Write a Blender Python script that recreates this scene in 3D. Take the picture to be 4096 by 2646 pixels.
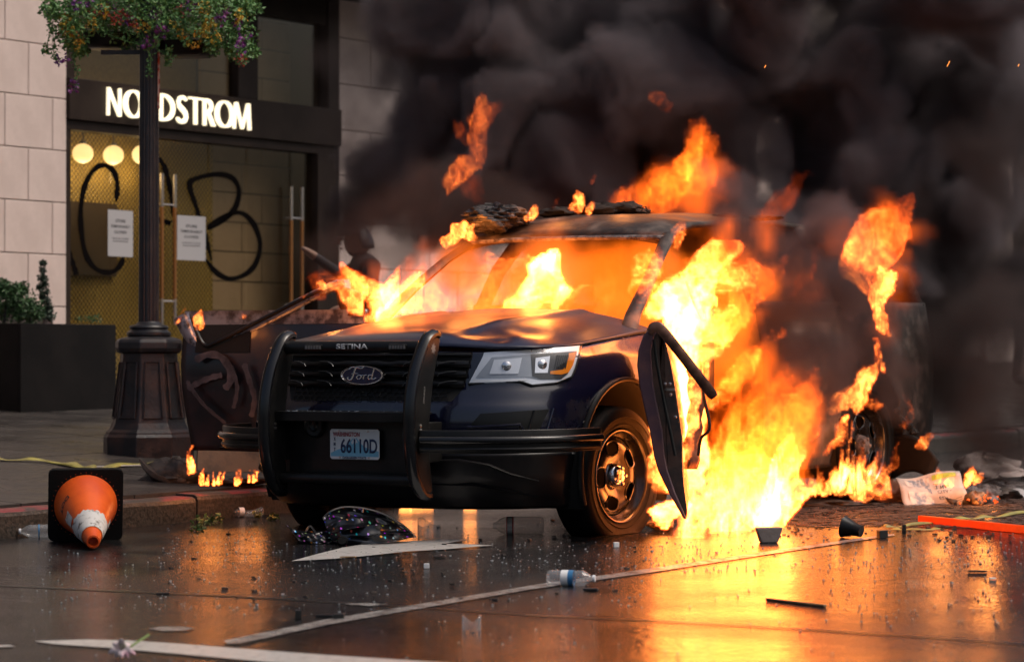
import bpy, bmesh, math, random
from mathutils import Vector, Matrix
for o in list(bpy.data.objects): bpy.data.objects.remove(o)
SC = bpy.context.scene
COL = SC.collection
K = 4096/2384.0
# ------------------------------------------------------------------ camera
FOC, CAMH, HOR = 12000.0, 0.88, 1450.0
TAU = math.atan((HOR-1323)/FOC)
cam_data = bpy.data.cameras.new('camera')
cam = bpy.data.objects.new('camera', cam_data); COL.objects.link(cam)
cam.location = (0, 0, CAMH); cam.rotation_euler = (math.pi/2+TAU, 0, 0)
cam_data.sensor_width = 36; cam_data.lens = FOC/4096*36; cam_data.clip_end = 2000
cam_data.dof.use_dof = True; cam_data.dof.focus_distance = 15.0; cam_data.dof.aperture_fstop = 3.5
SC.camera = cam
# ------------------------------------------------------------------ sky, sun, exposure
world = bpy.data.worlds.new('World'); SC.world = world; world.use_nodes = True
wn = world.node_tree.nodes; wl = world.node_tree.links
sky = wn.new('ShaderNodeTexSky'); sky.sky_type = 'NISHITA'; sky.sun_disc = False
SUN_EL, SUN_AZ = math.radians(58), math.radians(102)      # azimuth from +Y towards +X
sky.sun_elevation = SUN_EL; sky.sun_rotation = SUN_AZ
sky.air_density = 1.0; sky.dust_density = 8.0; sky.ozone_density = 1.0
wl.new(sky.outputs[0], wn['Background'].inputs[0]); wn['Background'].inputs[1].default_value = 0.118
sun_d = bpy.data.lights.new('sun', 'SUN'); sun_d.energy = 1.15; sun_d.angle = math.radians(25); sun_d.color = (1, .93, .86)
sun = bpy.data.objects.new('sun', sun_d); COL.objects.link(sun)
sdir = Vector((math.sin(SUN_AZ)*math.cos(SUN_EL), math.cos(SUN_AZ)*math.cos(SUN_EL), math.sin(SUN_EL)))
sun.rotation_euler = sdir.to_track_quat('Z', 'Y').to_euler()
SC.view_settings.view_transform = 'Standard'; SC.view_settings.look = 'None'
SC.view_settings.gamma = 1; SC.view_settings.use_curve_mapping = False
SC.view_settings.exposure = 0.0
cy = SC.cycles
cy.use_denoising = True; cy.use_adaptive_sampling = True; cy.adaptive_threshold = 0.02
cy.max_bounces = 7; cy.diffuse_bounces = 2; cy.glossy_bounces = 3; cy.transmission_bounces = 5; cy.transparent_max_bounces = 16
cy.volume_bounces = 1; cy.volume_step_rate = 3; cy.volume_max_steps = 256; cy.sample_clamp_indirect = 6
# ------------------------------------------------------------------ frames of reference
THS = math.radians(33)
SD = Vector((math.sin(THS), math.cos(THS), 0)); SN = Vector((-math.cos(THS), math.sin(THS), 0))
C0 = Vector((-.24, 16.0, 0)); GR = .014; S0 = C0.dot(SD); NC = 10.6; WSL = .07; KH = .147; NF = 16.5
def gz(p): return GR*(p.dot(SD)-S0)
def wz(p): return gz(p)+KH+WSL*(p.dot(SN)-NC)
def st(s, n, z=None):
    p = SD*s+SN*n
    p.z = gz(p) if z is None else z
    return p
def ray(px, py):
    a = (px-2048)/FOC; b = (1323-py)/FOC
    return Vector((a, math.cos(TAU)-b*math.sin(TAU), math.sin(TAU)+b*math.cos(TAU)))
CO = Vector((0, 0, CAMH))
def hit(px, py, N, D):
    r = ray(px, py); return CO+r*((D-N.dot(CO))/N.dot(r))
def at(dx, dy, Y): return hit(dx*K, dy*K, Vector((0, 1, 0)), Y)
def gnd(dx, dy, dz=0): return hit(dx*K, dy*K, Vector((-GR*SD.x, -GR*SD.y, 1)), dz-GR*S0)
def wlk(dx, dy, dz=0):
    N = Vector((-GR*SD.x-WSL*SN.x, -GR*SD.y-WSL*SN.y, 1)); return hit(dx*K, dy*K, N, -GR*S0+KH-WSL*NC+dz)
def fac(dx, dy, nf=NF):
    p = hit(dx*K, dy*K, SN, nf); return p.dot(SD), p.z
GQ = Vector((-GR*SD.x, -GR*SD.y, 1)).normalized()
WQ = Vector((-GR*SD.x-WSL*SN.x, -GR*SD.y-WSL*SN.y, 1)).normalized()
# ------------------------------------------------------------------ object helpers
def tag(o, label=None, cat=None, group=None, kind=None):
    if label: o['label'] = label
    if cat: o['category'] = cat
    if group: o['group'] = group
    if kind: o['kind'] = kind
    return o
def empty(name, loc=(0, 0, 0), rot=None, mat=None):
    o = bpy.data.objects.new(name, None); COL.objects.link(o); o.empty_display_size = .1
    if mat is not None: o.matrix_world = mat
    else:
        o.location = loc
        if rot: o.rotation_euler = rot
    return o
class MB:
    def __init__(s): s.v = []; s.f = []; s.mi = []
    def add(s, vs, fs, mi=0):
        b = len(s.v); s.v += [tuple(v) for v in vs]; s.f += [tuple(i+b for i in f) for f in fs]; s.mi += [mi]*len(fs); return s
    def box(s, lo, hi, M=None, mi=0):
        (a, b, c), (d, e, f) = lo, hi
        vs = [Vector(v) for v in ((a,b,c),(d,b,c),(d,e,c),(a,e,c),(a,b,f),(d,b,f),(d,e,f),(a,e,f))]
        if M is not None: vs = [M @ v for v in vs]
        return s.add(vs, [(3,2,1,0),(4,5,6,7),(0,1,5,4),(1,2,6,5),(2,3,7,6),(3,0,4,7)], mi)
    def tube(s, pts, r, n=8, cap=True, mi=0, flat=1.0, up=None):
        pts = [Vector(p) for p in pts]; m = len(pts)
        rs = r if isinstance(r, (list, tuple)) else [r]*m
        ref = Vector(up) if up else None; rings = []
        prev = None
        for i, p in enumerate(pts):
            t = (pts[min(i+1, m-1)]-pts[max(i-1, 0)]).normalized()
            if prev is None:
                u = ref or (Vector((0, 0, 1)) if abs(t.z) < .9 else Vector((1, 0, 0)))
            else: u = prev
            a = (u-t*u.dot(t)).normalized(); b = t.cross(a); prev = a
            rings.append([p+a*(rs[i]*flat*math.cos(2*math.pi*j/n))+b*(rs[i]*math.sin(2*math.pi*j/n)) for j in range(n)])
        vs = [v for rg in rings for v in rg]
        fs = [(i*n+j, i*n+(j+1) % n, (i+1)*n+(j+1) % n, (i+1)*n+j) for i in range(m-1) for j in range(n)]
        if cap: fs += [tuple(reversed(range(n))), tuple(range((m-1)*n, m*n))]
        return s.add(vs, fs, mi)
    def lathe(s, prof, n=24, M=None, mi=0, closed=False):
        vs = []
        for (r, z) in prof:
            for j in range(n):
                a = 2*math.pi*j/n; v = Vector((r*math.cos(a), r*math.sin(a), z)); vs.append(M @ v if M is not None else v)
        m = len(prof)
        fs = [(i*n+j, i*n+(j+1) % n, ((i+1) % m)*n+(j+1) % n, ((i+1) % m)*n+j) for i in range(m if closed else m-1) for j in range(n)]
        return s.add(vs, fs, mi)
    def prism(s, poly, h0, h1, fn, mi=0):
        n = len(poly); vs = [fn(x, y, h0) for x, y in poly]+[fn(x, y, h1) for x, y in poly]
        fs = [tuple(reversed(range(n))), tuple(range(n, 2*n))]+[(i, (i+1) % n, n+(i+1) % n, n+i) for i in range(n)]
        return s.add(vs, fs, mi)
    def grid(s, fn, nu, nv, mi=0, keep=None):
        vs = [fn(i/nu, j/nv) for i in range(nu+1) for j in range(nv+1)]
        fs = [(i*(nv+1)+j, (i+1)*(nv+1)+j, (i+1)*(nv+1)+j+1, i*(nv+1)+j+1) for i in range(nu) for j in range(nv) if keep is None or keep((i+.5)/nu, (j+.5)/nv)]
        return s.add(vs, fs, mi)
    def mesh(s, name, mats, smooth=False, fix=True):
        me = bpy.data.meshes.new(name); me.from_pydata(s.v, [], s.f)
        for m in (mats if isinstance(mats, (list, tuple)) else [mats]): me.materials.append(m)
        me.polygons.foreach_set('material_index', s.mi)
        if fix:
            b = bmesh.new(); b.from_mesh(me); bmesh.ops.recalc_face_normals(b, faces=b.faces); b.to_mesh(me); b.free()
        if smooth:
            me.polygons.foreach_set('use_smooth', [True]*len(me.polygons))
            try: me.set_sharp_from_angle(angle=math.radians(smooth if smooth is not True else 40))
            except Exception: pass
        me.update(); return me
    def obj(s, name, mats, parent=None, smooth=False, bevel=0, solid=0, loc=None, fix=True, sub=0):
        o = bpy.data.objects.new(name, s.mesh(name, mats, smooth, fix)); COL.objects.link(o)
        if parent is not None: o.parent = parent
        if loc is not None: o.location = loc
        if solid:
            m = o.modifiers.new('solid', 'SOLIDIFY'); m.thickness = solid; m.offset = 0
        if sub:
            m = o.modifiers.new('sub', 'SUBSURF'); m.levels = m.render_levels = sub
        if bevel:
            m = o.modifiers.new('bevel', 'BEVEL'); m.width = bevel; m.segments = 2; m.limit_method = 'ANGLE'; m.angle_limit = math.radians(40)
        return o
def link(me, name, parent=None, M=None):
    o = bpy.data.objects.new(name, me); COL.objects.link(o)
    if parent is not None: o.parent = parent
    if M is not None: o.matrix_local = M
    return o
def frame(o, x, y, z):
    M = Matrix.Identity(4)
    for i, v in enumerate((x, y, z, o)):
        v = Vector(v)
        for j in range(3): M[j][i] = v[j]
    return M
def catmull(P, n):
    P = [Vector(p) for p in P]; out = []; m = len(P)-1
    for i in range(n):
        t = i/(n-1)*m; k = min(int(t), m-1); u = t-k
        a, b, c, d = P[max(k-1, 0)], P[k], P[k+1], P[min(k+2, m)]
        out.append(.5*((2*b)+(c-a)*u+(2*a-5*b+4*c-d)*u*u+(3*b-a-3*c+d)*u**3))
    return out
def lin(tab, x):
    if x <= tab[0][0]: return tab[0][1]
    for (a, b), (c, d) in zip(tab, tab[1:]):
        if x <= c: return b+(d-b)*(x-a)/(c-a)
    return tab[-1][1]
def text_mesh(s, mat, width=None, height=None, depth=.002, bold=0.0, align='CENTER'):
    cu = bpy.data.curves.new('t', 'FONT'); cu.body = s; cu.size = 1; cu.extrude = 0; cu.align_x = align; cu.offset = bold; cu.resolution_u = 4
    o = bpy.data.objects.new('t', cu); COL.objects.link(o); bpy.context.view_layer.update()
    me = bpy.data.meshes.new_from_object(o.evaluated_get(bpy.context.evaluated_depsgraph_get()))
    bpy.data.objects.remove(o)
    xs = [v.co.x for v in me.vertices]; ys = [v.co.y for v in me.vertices]
    x0, x1, y0, y1 = min(xs), max(xs), min(ys), max(ys)
    sy = (height/(y1-y0)) if height else None; sx = (width/(x1-x0)) if width else sy
    if sy is None: sy = sx
    b = bmesh.new(); b.from_mesh(me)
    for v in b.verts: v.co = Vector(((v.co.x-(x0+x1)/2)*sx, (v.co.y-(y0+y1)/2)*sy, 0))
    if depth:
        r = bmesh.ops.extrude_face_region(b, geom=list(b.faces))
        for e in r['geom']:
            if isinstance(e, bmesh.types.BMVert): e.co.z += depth
        bmesh.ops.recalc_face_normals(b, faces=b.faces)
    b.to_mesh(me); b.free(); me.materials.clear(); me.materials.append(mat); return me
# ------------------------------------------------------------------ materials
def mnew(name):
    m = bpy.data.materials.new(name); m.use_nodes = True
    return m, m.node_tree.nodes, m.node_tree.links, m.node_tree.nodes['Principled BSDF']
def pm(name, col, rough=.5, metal=0, col2=None, ns=6, lo=.4, hi=.6, bump=0, bs=60, rough2=None, spec=.5, coat=0, emit=None, es=0, stretch=None, trans=0, detail=5, dist=.005):
    m, N, L, P = mnew(name)
    P.inputs['Base Color'].default_value = (*col, 1); P.inputs['Roughness'].default_value = rough; P.inputs['Metallic'].default_value = metal
    P.inputs['Specular IOR Level'].default_value = spec; P.inputs['Coat Weight'].default_value = coat; P.inputs['Coat Roughness'].default_value = .08
    P.inputs['Transmission Weight'].default_value = trans
    if emit: P.inputs['Emission Color'].default_value = (*emit, 1); P.inputs['Emission Strength'].default_value = es
    if col2 or bump or rough2 is not None:
        tc = N.new('ShaderNodeTexCoord'); v = tc.outputs['Object']
        if stretch:
            mp = N.new('ShaderNodeMapping'); mp.inputs['Scale'].default_value = stretch; L.new(v, mp.inputs[0]); v = mp.outputs[0]
    if col2 or rough2 is not None:
        n = N.new('ShaderNodeTexNoise'); n.inputs['Scale'].default_value = ns; n.inputs['Detail'].default_value = detail; n.inputs['Roughness'].default_value = .62; L.new(v, n.inputs['Vector'])
        r = N.new('ShaderNodeMapRange'); r.inputs[1].default_value = lo; r.inputs[2].default_value = hi; L.new(n.outputs[0], r.inputs[0])
        if col2:
            x = N.new('ShaderNodeMix'); x.data_type = 'RGBA'; x.inputs[6].default_value = (*col, 1); x.inputs[7].default_value = (*col2, 1)
            L.new(r.outputs[0], x.inputs[0]); L.new(x.outputs[2], P.inputs['Base Color'])
        if rough2 is not None:
            x = N.new('ShaderNodeMapRange'); x.inputs[3].default_value = rough; x.inputs[4].default_value = rough2
            L.new(r.outputs[0], x.inputs[0]); L.new(x.outputs[0], P.inputs['Roughness'])
    if bump:
        n = N.new('ShaderNodeTexNoise'); n.inputs['Scale'].default_value = bs; n.inputs['Detail'].default_value = 4; L.new(v, n.inputs['Vector'])
        b = N.new('ShaderNodeBump'); b.inputs['Strength'].default_value = bump; b.inputs['Distance'].default_value = dist
        L.new(n.outputs[0], b.inputs['Height']); L.new(b.outputs[0], P.inputs['Normal'])
    return m
def glass(name, tint=(1, 1, 1), ior=1.45, rough=.02, haze=0):
    m, N, L, P = mnew(name); N.remove(P); out = N['Material Output']
    t = N.new('ShaderNodeBsdfTransparent'); t.inputs[0].default_value = (*tint, 1)
    g = N.new('ShaderNodeBsdfGlossy'); g.inputs['Roughness'].default_value = rough
    lw = N.new('ShaderNodeLayerWeight'); lw.inputs[0].default_value = .5
    pw = N.new('ShaderNodeMath'); pw.operation = 'POWER'; pw.inputs[1].default_value = 4.0; L.new(lw.outputs['Facing'], pw.inputs[0])
    fr = N.new('ShaderNodeMath'); fr.operation = 'MULTIPLY_ADD'; fr.inputs[1].default_value = .9; fr.inputs[2].default_value = ((ior-1)/(ior+1))**2; L.new(pw.outputs[0], fr.inputs[0])
    x = N.new('ShaderNodeMixShader'); L.new(fr.outputs[0], x.inputs[0]); L.new(t.outputs[0], x.inputs[1]); L.new(g.outputs[0], x.inputs[2]); L.new(x.outputs[0], out.inputs[0])
    if haze:
        d = N.new('ShaderNodeBsdfTranslucent'); d.inputs[0].default_value = (.8, .82, .84, 1); d2 = N.new('ShaderNodeBsdfDiffuse'); d2.inputs[0].default_value = (.75, .78, .8, 1); y0 = N.new('ShaderNodeMixShader'); L.new(d.outputs[0], y0.inputs[1]); L.new(d2.outputs[0], y0.inputs[2])
        y = N.new('ShaderNodeMixShader'); y.inputs[0].default_value = haze; L.new(x.outputs[0], y.inputs[1]); L.new(y0.outputs[0], y.inputs[2]); L.new(y.outputs[0], out.inputs[0])
    return m
M = {}
M['stone'] = pm('stone', (.66, .53, .475), .75, col2=(.58, .46, .41), ns=3, bump=.25, bs=90)
M['mortar'] = pm('mortar', (.10, .08, .07), .9)
M['bronze'] = pm('dark_bronze', (.022, .014, .011), .45, col2=(.03, .02, .015), ns=4, spec=.12)
M['steel'] = pm('brushed_steel', (.55, .5, .46), .3, 1)
M['copper'] = pm('copper_tube', (.45, .2, .07), .35, .8)
M['paper'] = pm('paper', (.40, .385, .39), .8)
M['ink'] = pm('ink', (.03, .03, .03), .7)
M['spray'] = pm('black_spray_paint', (.006, .005, .005), 1.0, spec=0)
M['letter'] = pm('sign_letter_face', (.8, .75, .6), .5, emit=(1, .86, .58), es=1.5)
M['globe'] = pm('lamp_globe', (.8, .7, .5), .4, emit=(1, .68, .28), es=1.7)
M['int'] = pm('interior_plaster', (.42, .30, .16), .7)
M['black'] = pm('black_satin', (.008, .008, .009), .38, spec=.4)
M['glass'] = glass('shop_glass', (.90, .88, .83))
M['iron'] = pm('cast_iron_paint', (.018, .018, .022), .38, col2=(.05, .035, .03), ns=9, lo=.5, hi=.75, bump=.35, bs=35, rough2=.6)
M['planter'] = pm('planter_metal', (.007, .006, .006), .5, col2=(.012, .010, .0095), ns=3, spec=.15)
# ================================================================== SETTING
def road_material():
    m, N, L, P = mnew('wet_asphalt')
    tc = N.new('ShaderNodeTexCoord'); v = tc.outputs['Object']
    def nz(s, d, r=.6, vec=None):
        n = N.new('ShaderNodeTexNoise'); n.inputs['Scale'].default_value = s; n.inputs['Detail'].default_value = d; n.inputs['Roughness'].default_value = r; L.new(vec or v, n.inputs['Vector']); return n.outputs[0]
    def mr(a, f0, f1, t0, t1):
        n = N.new('ShaderNodeMapRange'); L.new(a, n.inputs[0])
        for i, x in enumerate((f0, f1, t0, t1)): n.inputs[i+1].default_value = x
        return n.outputs[0]
    big = nz(.55, 4); fine = nz(28, 6, .8); mid = nz(7, 4)
    mx = N.new('ShaderNodeMix'); mx.data_type = 'RGBA'; mx.inputs[6].default_value = (.008, .0082, .0088, 1); mx.inputs[7].default_value = (.020, .0195, .020, 1)
    L.new(mr(mid, .35, .65, 0, 1), mx.inputs[0]); L.new(mx.outputs[2], P.inputs['Base Color'])
    L.new(mr(big, .40,   .60, .07, .20), P.inputs['Roughness'])
    P.inputs['Specular IOR Level'].default_value = .3
    P.inputs['Coat Weight'].default_value = .0; P.inputs['Coat Roughness'].default_value = .1
    mp = N.new('ShaderNodeMapping'); mp.inputs['Scale'].default_value = (1, 1, 1); L.new(v, mp.inputs[0])
    h = N.new('ShaderNodeMath'); h.operation = 'MULTIPLY'; L.new(fine, h.inputs[0]); L.new(mr(big, .42, .6, .25, 1), h.inputs[1])
    h2 = N.new('ShaderNodeMath'); h2.operation = 'MULTIPLY_ADD'; L.new(nz(17, 3, .6), h2.inputs[0]); h2.inputs[1].default_value = 1.1; L.new(h.outputs[0], h2.inputs[2])
    b = N.new('ShaderNodeBump'); b.inputs['Strength'].default_value = 1.0; b.inputs['Distance'].default_value = .0045
    L.new(h2.outputs[0], b.inputs['Height']); L.new(b.outputs[0], P.inputs['Normal'])
    return m
M['road'] = road_material()
M['walk'] = pm('wet_paving', (.028, .025, .024), .25, col2=(.055, .047, .042), ns=2.5, bump=.4, bs=40, rough2=.6, lo=.35, hi=.65, spec=.25)
M['kerb'] = pm('kerb_concrete', (.018, .014, .011), .5, col2=(.06, .045, .034), ns=45, bump=.6, bs=70, detail=2)
M['kerbred'] = pm('kerb_top_worn_red', (.05, .04, .033), .45, col2=(.20, .03, .03), ns=5, lo=.48, hi=.62, bump=.4, bs=60)
M['white'] = pm('road_paint', (.52, .50, .47), .28, col2=(.16, .14, .13), ns=26, lo=.50, hi=.78, bump=.3, bs=60, rough2=.4)
M['whiteworn'] = pm('worn_road_paint', (.34, .32, .30), .25, col2=(.05, .045, .04), ns=16, lo=.42, hi=.6, bump=.3, bs=60, rough2=.4)
M['seal'] = pm('joint_sealant', (.012, .011, .010), .3)
def sheet(name, pts, mat, kind='structure'):
    o = MB().add(pts, [tuple(range(len(pts)))]).obj(name, mat, fix=False); o['kind'] = kind
    if o.data.polygons[0].normal.z < 0:
        o.data.flip_normals()
    return o
sheet('road', [st(-90, -70), st(160, -70), st(160, NC+.02), st(-90, NC+.02)], M['road'])
def wst(s, n, dz=0):
    p = SD*s+SN*n; p.z = wz(p)+dz; return p
walk = sheet('pavement', [wst(-60, NC+.16, -.03), wst(160, NC+.16, -.03), wst(160, NF+3, -.03), wst(-60, NF+3, -.03)], M['mortar'])
# paving slabs
SL = .92
slab_me = MB().box((.004, .004, -.06), (SL-.004, SL-.004, 0)).mesh('paving_slab', M['walk'])
wx = (SD+Vector((0, 0, GR))).normalized(); wy = WQ.cross(wx).normalized()
rs = random.Random(4)
for i in range(-2, 24):
    for j in range(7):
        if j == 6: continue
        p = wst(10.0+i*SL, NC+.165+j*SL, rs.uniform(-.0015, .0015))
        link(slab_me, 'paving_slab', walk, frame(p, wx, wy, WQ))
sheet('pavement_far', [wst(32, NC+.16, 0), wst(160, NC+.16, 0), wst(160, NF+3, 0), wst(32, NF+3, 0)], M['walk'])
# kerb stones
kerb = empty('kerb', st(10, NC)); kerb['kind'] = 'structure'
KL = 1.9; kj = gnd(455, 1212).dot(SD)
ky = SN.copy(); kx = (SD+Vector((0, 0, GR))).normalized()
def kerb_mesh(L):
    mb = MB(); prof = [(0, -.15), (0, KH-.03), (.008, KH-.01), (.03, KH), (.155, KH+.004), (.155, -.15)]
    n = 12
    for i in range(n):
        pass
    vs = []; 
    for i in range(n+1):
        x = .006+(L-.012)*i/n
        for (y, z) in prof: vs.append((x, y+(.002*math.sin(i*2.3) if z > 0 else 0), z+.002*math.sin(i*1.7)))
    m = len(prof); fs = []; 
    mb.v = vs
    for i in range(n):
        for j in range(m-1):
            mb.f.append((i*m+j, (i+1)*m+j, (i+1)*m+j+1, i*m+j+1)); mb.mi.append(1 if j >= 2 else 0)
    mb.f += [tuple(range(m)), tuple(range(n*m, n*m+m))]; mb.mi += [0, 0]
    return mb.mesh('kerb_stone', [M['kerb'], M['kerbred']])
kme = kerb_mesh(KL)
for i in range(-6, 20):
    p = st(kj+i*KL, NC)
    o = link(kme, 'kerb_stone'); o.matrix_world = frame(p, kx, ky, Vector((0, 0, 1))); o.parent = kerb; o.matrix_parent_inverse = Matrix.Translation(-kerb.location)
# road markings and joints, each lifted a few mm
def mark(name, dpts, mat, dz=.004):
    return sheet(name, [gnd(x, y, dz) for x, y in dpts], mat)
mark('lane_line', [(520, 1490), (760, 1440), (1010, 1399), (1250, 1359), (1500, 1324), (1760, 1286), (1990, 1253), (2080, 1242), (2084, 1245), (1994, 1258), (1763, 1293), (1503, 1333), (1253, 1368), (1013, 1409), (766, 1452), (560, 1496), (530, 1497)], M['whiteworn'])
mark('turn_arrow', [(678, 1305), (740, 1288), (800, 1273), (845, 1266), (905, 1262), (965, 1258), (1030, 1255), (1092, 1255), (1035, 1264), (1150, 1268), (1040, 1277), (940, 1283), (860, 1292), (780, 1299)], M['white'])
mark('stop_line', [(78, 1491), (200, 1487), (300, 1489), (420, 1497), (560, 1508), (720, 1520), (960, 1536), (1200, 1552), (1150, 1566), (900, 1555), (640, 1541), (420, 1521), (250, 1506), (130, 1498)], M['white'])
mark('paint_patch', [(345, 1462), (375, 1457), (420, 1457), (455, 1461), (430, 1466), (380, 1467)], M['whiteworn'])
mark('paint_patch', [(-10, 1501), (20, 1500), (35, 1503), (-10, 1505)], M['white'])
mark('paint_patch', [(800, 1405), (850, 1402), (905, 1405), (860, 1409)], M['whiteworn'])
mark('road_joint', [(-40, 1358), (250, 1372), (560, 1386), (900, 1407), (1250, 1430), (1600, 1446), (2000, 1470), (2420, 1500), (2420, 1503), (2000, 1473), (1600, 1449), (1250, 1433), (900, 1410), (560, 1389), (250, 1375), (-40, 1361)], M['seal'], .002)
# ------------------------------------------------------------------ building
FY = -SN
def fp(s, z, n=NF): 
    p = SD*s+SN*n; p.z = z; return p
def fbox(mb, s0, s1, z0, z1, n0, n1, mi=0):
    vs = [fp(s, z, n) for n in (n0, n1) for (s, z) in ((s0, z0), (s1, z0), (s1, z1), (s0, z1))]
    return mb.add(vs, [(0, 1, 2, 3), (7, 6, 5, 4), (0, 4, 5, 1), (1, 5, 6, 2), (2, 6, 7, 3), (3, 7, 4, 0)], mi)
bld = empty('store_building', st(22, NF)); tag(bld, 'stone clad shop building with dark bronze glass entrance behind the burning car', 'building')
def bobj(mb, name, mat, **k):
    o = mb.obj(name, mat, **k); o.parent = bld; o.matrix_parent_inverse = Matrix.Translation(-bld.location); return o
S1, S2 = 18.683, 22.465          # storefront opening
bobj(fbox(fbox(MB(), 8, S1, -.5, 12, NF+.09, NF+.6), S2, 70, -.5, 12, NF+.09, NF+.6), 'backing_wall', M['mortar'])
bobj(fbox(MB(), S1, S2, 4.55, 12, NF+.3, NF+.6), 'upper_wall', M['stone'])
PITCH = .4265; z0 = 3.471-PITCH*7
blk = {}
def block(s0, s1, r):
    w = round(s1-s0, 3)
    if w not in blk: blk[w] = fbox(MB(), .004, w-.004, .004, PITCH-.004, 0, .085).mesh('stone_block', M['stone'])
    o = link(blk[w], 'stone_block'); o.location = SD*s0+SN*NF+Vector((0, 0, z0+r*PITCH)); o.parent = bld; o.matrix_parent_inverse = Matrix.Translation(-bld.location)
    m = o.modifiers.new('bevel', 'BEVEL'); m.width = .004; m.segments = 1
for r in range(0, 9):
    e = S1-(.172 if r % 2 else .462)
    block(e, S1, r) if True else 0
    x = e
    while x > 15.8:
        if not (17.55 < x-.29 < 18.4 and r == 1):
            block(x-.5685, x, r)
        x -= .5685
for r in range(0, 11):
    x = S2; k = 0
    while x < 30:
        w = .5 if (k == 0 and r % 2) else .98
        block(x, x+w, r); x += w; k += 1
# dark vent recess low on the left wall
bobj(fbox(MB(), *sorted((fac(-30, 600)[0], fac(62, 600)[0])), fac(20, 690)[1], fac(20, 607)[1], NF+.03, NF+.088), 'vent_recess', M['black'])
# far right wall: window bays
for k in range(6):
    s = 30.5+k*3.2
    bobj(fbox(MB(), s, s+.9, .3, 8, NF-.05, NF+.12), 'pier', M['stone'], bevel=.01)
    bobj(fbox(MB(), s+.9, s+3.2, .95, 1.64, NF+.02, NF+.1), 'spandrel', M['stone'], bevel=.01)
    bobj(fbox(MB(), s+.9, s+3.2, 1.64, 4.2, NF+.06, NF+.09), 'window', M['bronze'])
    bobj(fbox(MB(), s+.9, s+3.2, .2, .95, NF-.02, NF+.1), 'plinth', M['bronze'])
# storefront frame
def part(s0, s1, z0_, z1_, n0, n1, name, mat, **k): return bobj(fbox(MB(), s0, s1, z0_, z1_, n0, n1), name, mat, **k)
part(S1, S2, 2.882, 3.225, NF-.03, NF+.16, 'sign_band', M['bronze'], bevel=.006)
part(S1, S2, 2.80, 2.882, NF+.01, NF+.16, 'door_head', M['bronze'], bevel=.004)
part(S1, S1+.075, .5, 2.8, NF+.02, NF+.14, 'jamb', M['bronze'], bevel=.004)
part(22.135, S2, .5, 2.8, NF+.0, NF+.16, 'jamb', M['bronze'], bevel=.004)
part(S1, S1+.12, 3.225, 4.5, NF+.02, NF+.14, 'transom_post', M['bronze'])
part(20.985, 21.27, 3.225, 4.5, NF+.02, NF+.14, 'transom_post', M['bronze'], bevel=.01)
part(22.30, S2, 3.225, 4.5, NF+.0, NF+.14, 'transom_post', M['bronze'], bevel=.01)
part(S1, S2, 4.0, 4.6, NF+.03, NF+.2, 'transom_head', M['bronze'])
part(20.9, 24.2, 4.25, 4.5, NF-1.1, NF+.02, 'canopy', M['bronze'], bevel=.01)
for (a, b) in ((S1+.1, 20.985), (21.27, 22.3)): part(a, b, 3.225, 4.0, NF+.09, NF+.1, 'transom_pane', M['glass'])
dz = [S1+.075, 19.32, 19.86, 20.05, 20.62, 21.16, 21.72, 21.93, 22.135]
for a, b in ((dz[0], dz[1]), (dz[1], 19.93), (19.94, 20.62), (20.63, 21.16), (21.17, 21.80), (21.81, dz[8])):
    part(a+.004, b-.004, .62, 2.8, NF+.07, NF+.082, 'glass_pane', M['glass'])
part(S1, S2, .4, .64, NF+.02, NF+.15, 'threshold', M['bronze'])
# gold textured wall behind the glass
def gold_mat():
    m, N, L, P = mnew('gold_mesh_panel'); P.inputs['Metallic'].default_value = .15; P.inputs['Roughness'].default_value = .45
    tc = N.new('ShaderNodeTexCoord'); mp = N.new('ShaderNodeMapping'); L.new(tc.outputs['UV'], mp.inputs[0])
    vo = N.new('ShaderNodeTexVoronoi'); vo.inputs['Scale'].default_value = 1; vo.inputs['Randomness'].default_value = 0; L.new(mp.outputs[0], vo.inputs['Vector'])
    r = N.new('ShaderNodeMapRange'); r.inputs[1].default_value = .18; r.inputs[2].default_value = .55; L.new(vo.outputs['Distance'], r.inputs[0])
    x = N.new('ShaderNodeMix'); x.data_type = 'RGBA'; x.inputs[6].default_value = (.48, .32, .05, 1); x.inputs[7].default_value = (.08, .052, .010, 1); L.new(r.outputs[0], x.inputs[0]); L.new(x.outputs[2], P.inputs['Base Color'])
    b = N.new('ShaderNodeBump'); b.inputs['Strength'].default_value = .9; b.inputs['Distance'].default_value = .02; b.invert = True
    L.new(vo.outputs['Distance'], b.inputs['Height']); L.new(b.outputs[0], P.inputs['Normal'])
    return m
M['gold'] = gold_mat()
GN_ = NF+.42
def gold_panel(s0, s1, z0_, z1_):
    me = bpy.data.meshes.new('gold_panel')
    vs = [fp(s0, z0_, GN_), fp(s1, z0_, GN_), fp(s1, z1_, GN_), fp(s0, z1_, GN_), fp(s0, z0_, GN_+.05), fp(s1, z0_, GN_+.05), fp(s1, z1_, GN_+.05), fp(s0, z1_, GN_+.05)]
    me.from_pydata(vs, [], [(0, 1, 2, 3), (7, 6, 5, 4), (0, 4, 5, 1), (2, 6, 7, 3), (1, 5, 6, 2), (3, 7, 4, 0)])
    uv = me.uv_layers.new(name='UVMap')
    for lp in me.loops:
        v = me.vertices[lp.vertex_index].co; s = v.dot(SD); uv.data[lp.index].uv = ((s*1.0+v.z)/.05, (s-v.z)/.05)
    me.materials.append(M['gold']); o = link(me, 'gold_panel'); o.parent = bld; o.matrix_parent_inverse = Matrix.Translation(-bld.location)
gold_panel(S1-.4, 21.12, .6, 2.85)
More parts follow.
